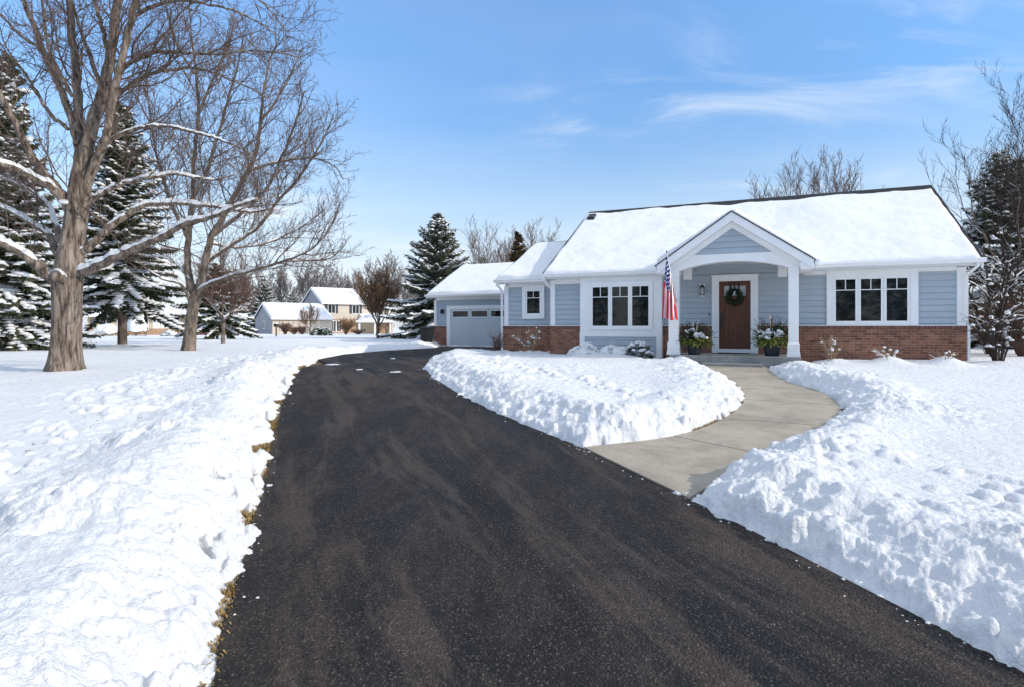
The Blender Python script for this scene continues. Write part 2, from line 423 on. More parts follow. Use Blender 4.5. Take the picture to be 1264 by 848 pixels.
def hash2(ix, iy, seed):
    h = (ix.astype(np.int64) * 374761393 + iy.astype(np.int64) * 668265263 + seed * 974711) & 0x7fffffff
    h = ((h ^ (h >> 13)) * 1274126177) & 0x7fffffff
    h = ((h ^ (h >> 16)) * 69069 + 12345) & 0x7fffffff
    return ((h ^ (h >> 15)) & 0xffff) / 65535.0
def vnoise(x, y, seed=0):
    ix, iy = np.floor(x), np.floor(y); fx, fy = x - ix, y - iy
    u = fx * fx * fx * (fx * (fx * 6 - 15) + 10); v = fy * fy * fy * (fy * (fy * 6 - 15) + 10)
    a, b = hash2(ix, iy, seed), hash2(ix + 1, iy, seed); c, d = hash2(ix, iy + 1, seed), hash2(ix + 1, iy + 1, seed)
    return (a * (1 - u) + b * u) * (1 - v) + (c * (1 - u) + d * u) * v - 0.5
def fbm(x, y, seed=0, octs=4, gain=0.5):
    s, a = 0, 1.0
    ca, sa = math.cos(0.6), math.sin(0.6)
    for o in range(octs):
        s = s + a * vnoise(x, y, seed + o * 17); a *= gain
        x, y = 2.03 * (x * ca - y * sa) + 3.1, 2.03 * (x * sa + y * ca) + 1.7
    return s
def lumps(x, y, cell, seed, prob=0.8):
    """chunks of broken snow: rounded clods with creases between them"""
    X, Y = x / cell, y / cell
    ix, iy = np.floor(X), np.floor(Y)
    best = np.zeros(x.shape)
    for dx in (-1, 0, 1):
        for dy in (-1, 0, 1):
            cx, cy = ix + dx, iy + dy
            r1, r2, r3, r4 = (hash2(cx, cy, seed + k) for k in (1, 2, 3, 4))
            rad = 0.3 + 0.55 * r3
            d2 = ((X - cx - r1) ** 2 + (Y - cy - r2) ** 2) / rad ** 2
            h = np.where((r4 < prob) & (d2 < 1), np.sqrt(np.clip(1 - d2, 0, 1)) * rad, 0)
            best = np.maximum(best, h)
    return best * cell
def sst(a, b, x):
    t = np.clip((x - a) / (b - a), 0, 1); return t * t * (3 - 2 * t)

mounds = []      # (x, y, height, radius) snow heaped round trunks and foundation shrubs

def snow_height(x, y):
    """depth of snow over the bare ground and the distance to the nearest cleared edge"""
    dd = dist_poly(x, y, drive_poly); dw = dist_poly(x, y, walk_poly); dp = dist_poly(x, y, porch_poly)
    left = (x < np.interp(y, [p[1] for p in drive_l[:9]], [p[0] for p in drive_l[:9]]) + 1.0) & (y < 20) | ((y >= 20) & (x < -4))
    near = np.clip(1 - (y - 4) / 22, 0, 1)
    rag = 0.09 * fbm(x * 1.5, y * 1.5, 5, 3) + 0.10 * fbm(x * 6, y * 6, 9, 4, 0.6)
    dd2 = dd + rag; dw2 = dw + rag * 0.6
    d = np.minimum(np.minimum(dd2, dw2 + 0.02), dp + 0.02)
    lawn = (0.19 + 0.05 * fbm(x * 0.35, y * 0.35, 21, 3) + 0.012 * fbm(x * 1.9, y * 1.1, 31, 3)) * (0.45 * sst(0.0, 0.16, d) + 0.55 * sst(0.05, 0.75, d))
    big = 0.75 + 0.9 * fbm(x * 0.55, y * 0.55, 41, 2)
    bw = np.where(left, 2.5 - 0.9 * np.clip((y - 6) / 14, 0, 1), 2.1) * (1 + 0.5 * fbm(x * 0.4, y * 0.4, 51, 2))
    hb = np.where(left, 0.32, 0.22) * (0.45 + 0.55 * near) * big
    rise = np.where(left, sst(0.0, 0.66, dd2), sst(0.0, 0.85, dd2))
    bd = hb * rise * (1 - sst(np.where(left, bw * 0.25, bw * 0.35), np.where(left, bw * 0.8, bw), dd2))
    bw2 = 1.5 * (1 + 0.6 * fbm(x * 0.5, y * 0.5, 61, 2))
    bk = 0.15 * big * sst(0.0, 0.6, dw2) * (1 - sst(bw2 * 0.35, bw2, dw2))
    both = np.where(dw < 3.0, sst(0.0, 0.3, d), 1.0)
    bank = np.maximum(bd * both, bk * both)
    chunk = np.maximum(np.where(left, sst(0.42, 0.95, dd2), sst(0.3, 0.8, dd2)) * (1 - sst(bw * 0.75, bw * 1.2, dd2)), 0.8 * sst(0.1, 0.35, dw2) * (1 - sst(bw2 * 0.9, bw2 * 1.5, dw2)))
    chunk = chunk * sst(0, 0.3, d) * np.clip(np.where(left, 0.55, 0.35) + 1.7 * fbm(x * 0.8, y * 0.8, 71, 3), np.where(left, 0.22, 0.10), 1.0)
    wx = x + 0.10 * fbm(x * 3, y * 3, 81, 2); wy = y + 0.10 * fbm(x * 3, y * 3, 91, 2)
    lm = lumps(wx, wy, 0.36, 101, 0.6) * np.where(left, 0.22, 0.13) + lumps(wx, wy, 0.17, 201, 0.7) * np.where(left, 0.36, 0.22) + lumps(x, y, 0.085, 301, 0.65) * np.where(left, 0.45, 0.36) + lumps(x, y, 0.05, 311, 0.6) * 0.22
    rough = 0.05 * fbm(x * 4, y * 4, 111, 5, 0.6) + 0.07 * fbm(x * 1.5, y * 1.5, 112, 3)
    face = sst(0.02, 0.2, d) * (1 - sst(0.4, 1.4, np.minimum(dd, dw)))
    # scraper marks along the cut face, small clods fallen off
    h = lawn + bank + chunk * (lm + rough) + face * np.where(left, 0.03, 0.045) * fbm(x * 6, y * 6, 121, 4, 0.6)
    crumbs = lumps(x, y, 0.13, 401, 0.32) * sst(-0.05, 0.05, d) * (1 - sst(0.15, 0.5, d)) * 0.6
    h = h + crumbs
    # wind-packed ripples and scattered clods on the open lawn
    open_ = sst(1.0, 3.0, d)
    h = h + open_ * 0.02 * fbm(x * 0.9, y * 2.2, 131, 3)
    clod = lumps(wx, wy, 0.16, 501, 0.3) * (1 - sst(bw * 1.0, bw * 1.7, dd)) * sst(bw * 0.8, bw, dd)
    h = h + clod * 0.6
    for mx, my, mh, mr in mounds:
        r2 = ((x - mx) ** 2 + (y - my) ** 2) / mr ** 2
        h = h + mh * np.exp(-r2 * 1.6) * np.where(d > 0, 1, 0)
    # bare, thinly covered strip at the asphalt edge on the left
    strip = left & (dd > -0.05) & (dd < 0.36) & (y < 17)
    hole = sst(0.06, 0.2, fbm(x * 2.6 + 7, y * 2.6, 141, 3, 0.6) - 0.22 + 0.30 * np.exp(-((y - 8.4) / 2.6) ** 2) - 0.9 * np.clip(dd - 0.16, 0, 1))
    h = np.where(strip, h * (1 - hole) - 0.035 * hole, h)
    stripw = (~left) & (dw > -0.05) & (dw < 0.10) & (dw < dd)
    holew = sst(0.08, 0.2, fbm(x * 2.2, y * 2.2, 151, 3, 0.6))
    h = np.where(stripw, h * (1 - holew) - 0.03 * holew, h)
    h = np.where(d <= 0, np.maximum(-0.07, d * 1.2), np.maximum(h, -0.03))
    return h, d

island_poly = None
def build_setting():
    # bare ground: one sheet to the horizon
    mb = MB()
    xs = [-900, -300, -120, -60, -30, -15, -8, 0, 8, 15, 30, 60, 120, 300, 900]
    ys = [-600, -120, -40, -15, -6] + [i * 0.5 for i in range(0, 36)] + [20, 26, 34, 45, 52, 60, 70, 80, 90, 130, 300, 900]
    vs = [(x, y, float(g(y)) - 0.025) for y in ys for x in xs]
    nx = len(xs)
    mb.add(vs, [(j * nx + i, j * nx + i + 1, (j + 1) * nx + i + 1, (j + 1) * nx + i) for j in range(len(ys) - 1) for i in range(nx - 1)])
    tag(mb.build('ground', M['soil']), kind='structure')
    # driveway
    mb = MB()
    yl = [p[1] for p in drive_l[:10]]; xl = [p[0] for p in drive_l[:10]]
    yr = [p[1] for p in drive_r[:-1]]; xr = [p[0] for p in drive_r[:-1]]
    rows = np.concatenate([np.arange(-8, 0, 1.0), np.arange(0, 18.01, 0.06)])
    K = 14; V = []
    for y in rows:
        a = np.interp(y, yl, xl) + 0.035 * float(fbm(np.array([1.0]), np.array([y * 3.3]), 7, 3)[0])
        b = np.interp(y, yr, xr) + 0.02
        for k in range(K):
            V.append((a + (b - a) * k / (K - 1), y, float(g(y)) + 0.02))
    n = len(rows)
    # beyond: a strip fanned into the apron
    Fc = [(j * K + i, j * K + i + 1, (j + 1) * K + i + 1, (j + 1) * K + i) for j in range(n - 1) for i in range(K - 1)]
    mb.add(V, Fc)
    y0 = rows[-1]
    far = [p for p in drive_poly if p[1] > y0 + 0.02]
    lp = [(np.interp(y0, yl, xl), y0)] + far + [(np.interp(y0, yr, xr) + 0.02, y0)]
    mb.add([(x, y, float(g(y)) + 0.02) for x, y in lp], [tuple(range(len(lp)))])
    # edge skirt on the left
    sk = []
    for j in range(n):
        v = V[j * K]; sk += [v, (v[0] - 0.03, v[1], v[2] - 0.06)]
    mb.add(sk, [(2 * j, 2 * j + 2, 2 * j + 3, 2 * j + 1) for j in range(n - 1)])
    tag(mb.build('driveway', M['asphalt']), kind='structure')
    # walk: slabs with open joints over a dark bed
    mb = MB(); nL = len(walk_l)
    lift = 0.035
    bed = [(p[0], p[1], float(g(p[1])) + 0.012) for pr in zip(walk_l, walk_r) for p in pr]
    mb.add(bed, [(2 * i, 2 * i + 1, 2 * i + 3, 2 * i + 2) for i in range(nL - 1)], 1)
    for s_ in range((nL - 1) // WN):
        a, b = s_ * WN, (s_ + 1) * WN
        Lp = [np.array(p) for p in walk_l[a:b + 1]]; Rp = [np.array(p) for p in walk_r[a:b + 1]]
        gap = 0.011
        for Q in (Lp, Rp):
            q0 = (Q[1] - Q[0]) / np.linalg.norm(Q[1] - Q[0]); q1 = (Q[-1] - Q[-2]) / np.linalg.norm(Q[-1] - Q[-2])
            if s_ == 0 and Q is Lp: pass
            Q[0] = Q[0] + q0 * gap; Q[-1] = Q[-1] - q1 * gap
        vs = []
        m = len(Lp)
        for l, r in zip(Lp, Rp):
            for k in range(7):
                p = l + (r - l) * k / 6; vs.append((p[0], p[1], float(g(p[1])) + lift))
        fs = [(i * 7 + k, i * 7 + k + 1, (i + 1) * 7 + k + 1, (i + 1) * 7 + k) for i in range(m - 1) for k in range(6)]
        # skirts
        edge = [i * 7 for i in range(m)] + [(m - 1) * 7 + k for k in range(1, 7)] + [i * 7 + 6 for i in range(m - 2, -1, -1)] + [k for k in range(5, 0, -1)]
        b0 = len(vs)
        for e in edge: vs.append((vs[e][0], vs[e][1], vs[e][2] - 0.08))
        ne = len(edge)
        fs += [(edge[i], edge[(i + 1) % ne], b0 + (i + 1) % ne, b0 + i) for i in range(ne)]
        mb.add(vs, fs, 0)
    tag(mb.build('walkway', [M['concrete'], M['soil']]), kind='structure')

    # snow: one log-polar sheet split into the left lawn, the bed between drive and walk, and the right lawn
    ang = np.concatenate([np.linspace(-math.pi, -R(54), 70, endpoint=False), np.linspace(-R(54), R(54), 1150, endpoint=False), np.linspace(R(54), math.pi, 71)])
    rad = np.concatenate([np.geomspace(1.0, 2.4, 40, endpoint=False), np.geomspace(2.4, 45, 640, endpoint=False), np.geomspace(45, 900, 60)])
    A, Rd = np.meshgrid(ang, rad)
    x = Rd * np.sin(A); y = Rd * np.cos(A)
    h, d = snow_height(x.ravel(), y.ravel())
    h = h.reshape(x.shape); d = d.reshape(x.shape)
    z = g(y) + h
    lx = np.interp(y, [p[1] for p in drive_l], [p[0] for p in drive_l])
    isl = [tuple(p) for p in walk_l] + [hw(4.6, -2.0), hw(4.6, 1.5), hw(-2.2, 1.5), hw(-2.35, 0.9)] + [p for p in drive_r[::-1] if p[1] > ground_px(720, 555)[1] - 0.01]
    # push the bed's outline half into the cleared strips so the split never shows
    inside = in_poly(x.ravel(), y.ravel(), isl).reshape(x.shape)
    mid = np.interp(y, [p[1] for p in drive_l[:9]], [p[0] + 1.6 for p in drive_l[:9]])
    reg = np.where(np.where(y < 17, x > mid, x > -2.0), 2, 0)
    disl = dist_poly(x.ravel(), y.ravel(), isl).reshape(x.shape)
    reg = np.where(disl < 0.12, 1, reg)
    nr, na = x.shape
    idx = np.arange(nr * na).reshape(nr, na)
    q = np.stack([idx[:-1, :-1], idx[:-1, 1:], idx[1:, 1:], idx[1:, :-1]], -1).reshape(-1, 4)[:, ::-1]
    dm = np.maximum.reduce([d.ravel()[q[:, k]] for k in range(4)])
    keep = dm > -0.045
    q = q[keep]
    fr = reg.ravel()[q[:, 0]]
    co = np.stack([x.ravel(), y.ravel(), z.ravel()], -1)
    for r_, nm in ((0, 'snow_lawn'), (1, 'snow_lawn'), (2, 'snow_lawn')):
        f = q[fr == r_]
        used, inv = np.unique(f, return_inverse=True)
        me = bpy.data.meshes.new(nm)
        cc = co[used]; ff = inv.reshape(-1, 4).astype(np.int32)
        me.vertices.add(len(cc)); me.vertices.foreach_set('co', cc.astype(np.float32).ravel())
        me.loops.add(ff.size); me.loops.foreach_set('vertex_index', ff.ravel())
        me.polygons.add(len(ff)); me.polygons.foreach_set('loop_start', np.arange(0, ff.size, 4, dtype=np.int32))
        me.polygons.foreach_set('use_smooth', np.ones(len(ff), bool))
        me.update(calc_edges=True); me.validate()
        me.materials.append(M['snow'])
        tag(link(nm, me), kind='structure')

    # dead grass standing in the bare strip on the left and by the walk
    rng = random.Random(4)
    mb = MB()
    cand = []
    for i in range(len(drive_l) - 3):
        (x1, y1), (x2, y2) = drive_l[i], drive_l[i + 1]
        Ls = math.hypot(x2 - x1, y2 - y1)
        for k in range(int(Ls * 2000)):
            t = rng.random(); off = rng.uniform(0.0, 0.34)
            nxv, nyv = -(y2 - y1) / Ls, (x2 - x1) / Ls
            cand.append((x1 + (x2 - x1) * t + nxv * off, y1 + (y2 - y1) * t + nyv * off))
    wl = [tuple(p) for p in walk_l[4:3 * WN + 4]]
    for i in range(len(wl) - 1):
        (x1, y1), (x2, y2) = wl[i], wl[i + 1]
        Ls = math.hypot(x2 - x1, y2 - y1)
        for k in range(int(Ls * 500)):
            t = rng.random(); off = rng.uniform(-0.01, 0.10); nxv, nyv = -(y2 - y1) / Ls, (x2 - x1) / Ls
            cand.append((x1 + (x2 - x1) * t + nxv * off, y1 + (y2 - y1) * t + nyv * off))
    ca = np.array(cand); hh, _ = snow_height(ca[:, 0], ca[:, 1])
    for (px_, py_), h_ in zip(cand, hh):
        if py_ < 1.5 or py_ > 17 or h_ > 0.012: continue
        a = rng.random() * 6.28; L_ = rng.uniform(0.02, 0.06); w = rng.uniform(0.002, 0.005); lean = rng.uniform(0.6, 1.6)
        z0 = float(g(py_)) - 0.03
        dx, dy = math.cos(a), math.sin(a)
        p1 = (px_ + dx * L_ * 0.4 * lean, py_ + dy * L_ * 0.4 * lean, z0 + 0.03 + L_ * 0.5)
        p2 = (px_ + dx * L_ * lean, py_ + dy * L_ * lean, z0 + 0.03 + L_ * max(0.15, 0.75 - 0.4 * lean))
        mb.add([(px_ - dy * w, py_ + dx * w, z0), (px_ + dy * w, py_ - dx * w, z0), (p1[0] + dy * w, p1[1] - dx * w, p1[2]), (p1[0] - dy * w, p1[1] + dx * w, p1[2]), p2], [(0, 1, 2, 3), (3, 2, 4)])
    tag(mb.build('dead_grass', M['dry_grass']), kind='stuff')

    # crumbs of snow strewn on the asphalt and walk edges
    mb = MB(); rng = random.Random(9)
    def edge_crumbs(line, n, sd, lo, hi):
        for _ in range(n):
            i = rng.randrange(len(line) - 1); (x1, y1), (x2, y2) = line[i], line[i + 1]
            t = rng.random(); Ls = math.hypot(x2 - x1, y2 - y1) + 1e-6; off = abs(rng.gauss(0, 0.07)) * sd
            px_, py_ = x1 + (x2 - x1) * t - (y2 - y1) / Ls * off, y1 + (y2 - y1) * t + (x2 - x1) / Ls * off
            if py_ < 0.5 or rng.random() < 0.4: continue
            s = rng.uniform(lo, hi) * rng.uniform(0.5, 1)
            mb.blob((px_, py_, float(g(py_)) + 0.022 + s * 0.1), s, s * rng.uniform(0.6, 1), s * rng.uniform(0.4, 0.7), rng, k=6)
    rl = [tuple(p) for p in drive_r if p[1] > -1]
    edge_crumbs(rl, 150, 1, 0.005, 0.018)
    edge_crumbs([tuple(p) for p in drive_l if p[1] > -3], 90, -1, 0.005, 0.014)
    edge_crumbs([tuple(p) for p in walk_r], 50, 1, 0.01, 0.03)
    tag(mb.build('snow_crumbs', M['snow'], smooth=True), kind='stuff')
    # a few fallen leaves and bits of bark on the far snow bank
    mb = MB(); pts = []
    while len(pts) < 46:
        y_ = rng.uniform(6, 22); x_ = float(np.interp(y_, [p[1] for p in drive_l[:10]], [p[0] for p in drive_l[:10]])) - rng.uniform(0.3, 2.6); pts.append((x_, y_))
    pa = np.array(pts); hh, _ = snow_height(pa[:, 0], pa[:, 1])
    for (x_, y_), h_ in zip(pts, hh):
        z_ = float(g(y_)) + float(h_) + 0.008; s = rng.uniform(0.018, 0.04); a = rng.random() * 6.28; c_, s_ = math.cos(a), math.sin(a)
        q = [(1, 0, 0.3), (0.2, 0.55, 0), (-0.8, 0.3, 0.2), (-1, -0.1, 0.5), (-0.1, -0.5, 0.1)]
        mb.add([(x_ + s * (u * c_ - v * s_), y_ + s * (u * s_ + v * c_), z_ + s * w) for u, v, w in q], [(0, 1, 2, 3, 4)])
    tag(mb.build('leaf_litter', M['twig_brown']), kind='stuff')
    # thin leftovers of snow and melt on the far asphalt
    mb = MB()
    for px, py, rx in ((411, 450.5, 0.20), (444, 457, 0.09), (488, 460, 0.14), (485, 443, 0.09)):
        x0, y0 = ground_px(px, py); k = 18
        ph = [rng.uniform(0.45, 1.25) for _ in range(k)]
        vs = [(x0 + rx * ph[j] * math.cos(6.283 * j / k), y0 + rx * 1.6 * ph[j] * math.sin(6.283 * j / k), float(g(y0)) + 0.023) for j in range(k)]
        vs += [(x0 + rx * 0.75 * ph[j] * math.cos(6.283 * j / k), y0 + rx * 1.2 * ph[j] * math.sin(6.283 * j / k), float(g(y0)) + 0.034) for j in range(k)]
        mb.add(vs, [(j, (j + 1) % k, k + (j + 1) % k, k + j) for j in range(k)] + [tuple(range(k, 2 * k))])
    tag(mb.build('snow_patches', M['snow'], smooth=True), kind='stuff')
# ------------------------------------------------------------------ the house
HZ0 = 0.45                                # ground level at the house
def zz(r): return r + CZ - HZ0            # height relative to the eye -> height in the house's own space
def lx(px, yl):                           # pixel column seen on the plane y = yl of the house -> x in the house's space
    r = np.array([(px - PX) / F, 1.0])
    A_ = np.array([HU, -r]).T
    return float(np.linalg.solve(A_, -(HL + yl * HN))[0])

def siding(mb, xl, xr, z0, z1, y, expo=0.168, zref=0.0):
    k = math.floor((z0 - zref) / expo + 1e-6)
    za = zref + k * expo
    f = (lambda v: v) if callable(xl) else None
    while za < z1 - 1e-4:
        a, b = max(za, z0), min(za + expo, z1)
        a = a + 0.015 if a > z0 + 0.02 else a
        if b - a > 0.004:
            def X(fn, z): return fn(z) if callable(fn) else fn
            la, ra, lb, rb = X(xl, a), X(xr, a), X(xl, b), X(xr, b)
            if ra - la > 0.005:
                yb, yt = y - 0.032, y - 0.004
                if rb - lb < 0.002: rb = lb = (lb + rb) / 2; rb += 0.001
                mb.add([(la, yb, a), (ra, yb, a), (rb, yt, b), (lb, yt, b), (ra, y, a), (la, y, a)], [(0, 1, 2, 3), (5, 4, 1, 0)])
        za += expo

def snow_slope(name, O, a, b, parent, inset, nu, nv, thick=0.13, seed=0, edge=0.16, top_rag=0.08, notch=None):
    """a snow blanket on a roof plane: O eave corner, a along the eave, b up the slope; inset = (left, right, eave, top)"""
    O, a, b = Vector(O), Vector(a), Vector(b)
    La, Lb = a.length, b.length
    ua, ub = a / La, b / Lb
    n = ua.cross(ub).normalized()
    if n.z < 0: n = -n
    us = np.linspace(0, 1, nu); vs = np.linspace(0, 1, nv)
    U, Vv = np.meshgrid(us, vs)
    i0, i1, e0, t0 = inset
    Xu = i0 + U * (La - i0 - i1)
    top = Lb - t0 - top_rag * (fbm(Xu * 0.9, Xu * 0 + seed, seed + 3, 4) * 1.6 + 0.3)
    bot = e0 + 0.025 * fbm(Xu * 2.2, Xu * 0 + 5, seed + 9, 3)
    if notch: bot = bot + notch[2] * sst(notch[0] - 0.12, notch[0], Xu) * (1 - sst(notch[1], notch[1] + 0.12, Xu))
    Yv = bot + Vv * (top - bot)
    wob = 0.03 * fbm(Yv * 1.6, Yv * 0 + 2, seed + 13, 3)
    Xu = Xu + wob * np.where(U < 0.5, 1 - 2 * U, 2 * U - 1)
    de = np.minimum(np.minimum(U * (La - i0 - i1), (1 - U) * (La - i0 - i1)), np.minimum(Vv, 1 - Vv) * (Lb - e0 - t0))
    r = np.clip(de / edge, 0, 1)
    prof = np.sqrt(np.clip(1 - (1 - r) ** 2, 0, 1))
    T = prof * np.maximum(0.035, thick + 0.10 * fbm(Xu * 0.45, Yv * 0.45, seed, 4)) + 0.004 + prof * 0.012 * fbm(Xu * 3, Yv * 3, seed + 5, 3)
    V = [tuple(O + ua * float(xx) + ub * float(yy) + n * float(tt)) for xx, yy, tt in zip(Xu.ravel(), Yv.ravel(), T.ravel())]
    nn = nu * nv
    V += [tuple(O + ua * float(xx) + ub * float(yy) - n * 0.01) for xx, yy in zip(Xu.ravel(), Yv.ravel())]
    Fc = [(j * nu + i, j * nu + i + 1, (j + 1) * nu + i + 1, (j + 1) * nu + i) for j in range(nv - 1) for i in range(nu - 1)]
    ring = [i for i in range(nu)] + [j * nu + nu - 1 for j in range(1, nv)] + [(nv - 1) * nu + i for i in range(nu - 2, -1, -1)] + [j * nu for j in range(nv - 2, 0, -1)]
    Fc += [(ring[k], nn + ring[k], nn + ring[(k + 1) % len(ring)], ring[(k + 1) % len(ring)]) for k in range(len(ring))]
    mb = MB().add(V, Fc)
    return mb.build(name, M['roof_snow'], parent, smooth=True)

def roof_slabs(mb, x0, x1, ye, ze, yr, zr, yb, th=0.09):
    """two-pitch shingle roof with the ridge along x; front eave (ye,ze), ridge (yr,zr), back eave at yb"""
    sl = (zr - ze) / (yr - ye); zb = zr - sl * (yb - yr)
    prof = [(ye, ze), (yr, zr), (yb, zb), (yb, zb - th), (yr, zr - th * 1.1), (ye, ze - th)]
    mb.prism(prof, 'x', x0, x1)

def gutter(mb, x0, x1, y, z):
    mb.prism([(y, z), (y - 0.115, z), (y - 0.125, z - 0.02), (y - 0.10, z - 0.06), (y - 0.075, z - 0.12), (y, z - 0.12)], 'x', x0, x1)

def window(house, x0, x1, z0, z1, y, lites, casing, sill=True, name='window', rail=0.255, cw=None):
    """casing boards round a row of casement sashes; each sash has its own pane and a muntin grille in its top quarter"""
    cl, cr, ct, cb = casing
    mb = MB(); p = 0.055
    mb.box(x0, x0 + cl, y - p, y, z0, z1); mb.box(x1 - cr, x1, y - p, y, z0, z1)
    mb.box(x0 + cl, x1 - cr, y - p + 0.002, y, z1 - ct, z1); mb.box(x0 + cl, x1 - cr, y - p + 0.002, y, z0, z0 + cb)
    if sill: mb.box(x0 - 0.02, x1 + 0.02, y - p - 0.02, y - 0.004, z1 + 0.002, z1 + 0.035)
    w = mb.build(name, M['white'], house, bevel=0.006)
    gx0, gx1, gz0, gz1 = x0 + cl, x1 - cr, z0 + cb, z1 - ct
    n = lites; wd = (gx1 - gx0) / n
    for i in range(n):
        a, b = gx0 + i * wd, gx0 + (i + 1) * wd
        f = 0.068 if n > 1 else 0.06
        s = MB()
        s.box(a + 0.003, a + f, y - 0.043, y, gz0, gz1); s.box(b - f, b - 0.003, y - 0.043, y, gz0, gz1)
        s.box(a + f, b - f, y - 0.042, y, gz1 - 0.065, gz1); s.box(a + f, b - f, y - 0.042, y, gz0, gz0 + 0.065)
        so = s.build('sash', M['white'], w, bevel=0.004)
        MB().box(a + f - 0.004, b - f + 0.004, y - 0.028, y - 0.012, gz0 + 0.06, gz1 - 0.06).build('pane', M['glass'], w)
        zm = gz1 - 0.065 - (gz1 - gz0 - 0.13) * rail
        k = MB()
        k.box(a + f, b - f, y - 0.034, y - 0.02, zm - 0.011, zm + 0.011)
        k.box((a + b) / 2 - 0.011, (a + b) / 2 + 0.011, y - 0.0345, y - 0.02, zm + 0.011, gz1 - 0.065)
        k.build('muntin', M['white'], w)
    return w

def downspout(house, path):
    mb = MB(); mb.tube(path, 0.042, 4)
    return mb.build('downspout', M['white'], house)

def build_house():
    H = empty('house', (HL[0], HL[1], HZ0), -TH)
    tag(H, 'blue sided ranch house with red brick base and snowy roof beside the drive', 'house')
    WZ = zz(1.62)                         # soffit height of the main block
    brz = zz(0.02)
    # --- walls (bodies) ---
    w = MB()
    w.box(0.0, 11.8, 0.0, 10.6, -0.4, WZ)
    w.prism([(0.0, WZ), (5.3, zz(4.72)), (10.6, WZ)], 'x', 0.002, 11.798)
    siding(w, 0.1, 1.2, brz, WZ, 0.0); siding(w, 3.7, 5.45, brz, WZ, 0.0); siding(w, 6.55, 11.7, brz, WZ, 0.0); siding(w, 5.4, 6.6, zz(1.5), WZ, 0.0); w.box(3.9, 8.1, 0.0, 0.5, WZ + 0.001, zz(1.95)); siding(w, 3.95, 8.05, WZ, zz(1.95), -0.001)
    w.build('wall', M['siding'], H)
    w = MB()
    w.box(-2.0, -0.002, 0.6, 7.8, -0.4, zz(1.56)); w.prism([(0.6, zz(1.56)), (4.2, zz(3.42)), (7.8, zz(1.56))], 'x', -1.998, -0.004)
    siding(w, -1.9, -0.002, brz, zz(1.56), 0.6)
    w.build('wing_wall', M['siding'], H)
    w = MB()
    w.box(-10.65, -1.2, 10.0, 17.6, -0.4, zz(1.62)); w.prism([(10.0, zz(1.62)), (13.9, zz(3.75)), (17.6, zz(1.62))], 'x', -10.648, -1.202)
    siding(w, -10.6, -1.2, brz, zz(1.62), 10.0)
    w.build('garage_wall', M['siding'], H)
    # --- brick ---
    def brick(x0, x1, y, d, name='brick_base'):
        b = MB().box(x0, x1, y - d, y + 0.2, -0.35, brz - 0.09)
        o = b.build(name, M['brick'], H)
        MB().box(x0 - 0.004, x1 + 0.004, y - d - 0.014, y + 0.2, brz - 0.09, brz).build('cap_course', M['brick_cap'], o)
        MB().box(x0 - 0.004, x1 + 0.004, y - d - 0.018, y - 0.003, brz + 0.001, brz + 0.022).build('ledge', M['white'], o)
    brick(0.0, 1.12, 0.0, 0.075); brick(3.86, 5.34, 0.0, 0.075); brick(6.65, 11.86, 0.0, 0.075)
    brick(-2.06, -0.001, 0.6, 0.075); brick(-10.72, -9.86, 10.0, 0.075)
    # right side of the main block
    MB().box(11.8, 11.862, 0.21, 10.6, -0.35, brz).build('brick_base', M['brick'], H)
    # --- corner boards and frieze ---
    def board(nm, *bx, mat='white', bev=0.004):
        MB().box(*bx).build(nm, M[mat], H, bevel=bev)
    board('corner_board', 0.0, 0.17, -0.05, 0.0, brz + 0.025, WZ - 0.02)
    board('corner_board', 11.63, 11.83, -0.05, 0.0, brz + 0.025, WZ - 0.02)
    board('corner_board', 11.8, 11.83, 0.0, 0.12, brz + 0.025, WZ - 0.02)
    board('corner_board', -2.03, -1.86, 0.55, 0.6, brz + 0.025, zz(1.5))
    board('corner_board', -0.10, -0.02, 0.552, 0.6, brz + 0.025, zz(1.5))
    board('corner_board', -10.68, -10.52, 9.95, 10.0, brz + 0.025, zz(1.5))
    board('frieze', 0.17, 1.2, -0.045, 0.0, zz(1.46), WZ)
    board('frieze', 3.8, 4.2, -0.045, 0.0, zz(1.46), WZ)
    board('frieze', 7.9, 11.63, -0.045, 0.0, WZ - 0.11, WZ)
    board('frieze', -1.86, -0.1, 0.555, 0.6, zz(1.44), zz(1.56))
    board('frieze', -10.52, -2.0, 9.955, 10.0, zz(1.50), zz(1.62))
    # --- main roof ---
    ye, ze, yr, zr = -0.45, zz(1.80), 5.3, zz(4.93)
    sl_m = (zr - ze) / (yr - ye)
    mb = MB(); roof_slabs(mb, -0.16, 4.0, ye, ze, yr, zr, 11.05); roof_slabs(mb, 4.0, 8.05, 0.0, ze - sl_m * ye, yr, zr, 11.05); roof_slabs(mb, 8.05, 12.12, ye, ze, yr, zr, 11.05)
    rf = mb.build('roof', M['shingle'], H)
    e = MB()
    e.box(-0.12, 3.98, -0.43, 0.01, WZ - 0.001, WZ + 0.022); e.box(-0.14, 3.98, -0.445, -0.42, WZ - 0.005, ze - 0.085)
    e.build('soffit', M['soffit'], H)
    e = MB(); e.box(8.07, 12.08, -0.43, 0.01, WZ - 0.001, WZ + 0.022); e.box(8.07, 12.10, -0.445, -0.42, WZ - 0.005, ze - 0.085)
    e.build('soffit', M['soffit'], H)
    for x0, x1 in ((-0.15, -0.115), (12.07, 12.11)):
        rk = MB()
        for s in (1, -1):
            y_e = ye if s == 1 else 11.05
            rk.prism([(y_e, ze - 0.092), (yr, zr - 0.10), (yr, zr - 0.30), (y_e, ze - 0.27)], 'x', x0, x1)
        rk.build('rake_board', M['white'], H)
    for a_, b_ in ((-0.17, 3.93), (8.12, 12.15)):
        gm = MB(); gutter(gm, a_, b_, ye - 0.001, ze - 0.01); gm.build('gutter', M['white'], H)
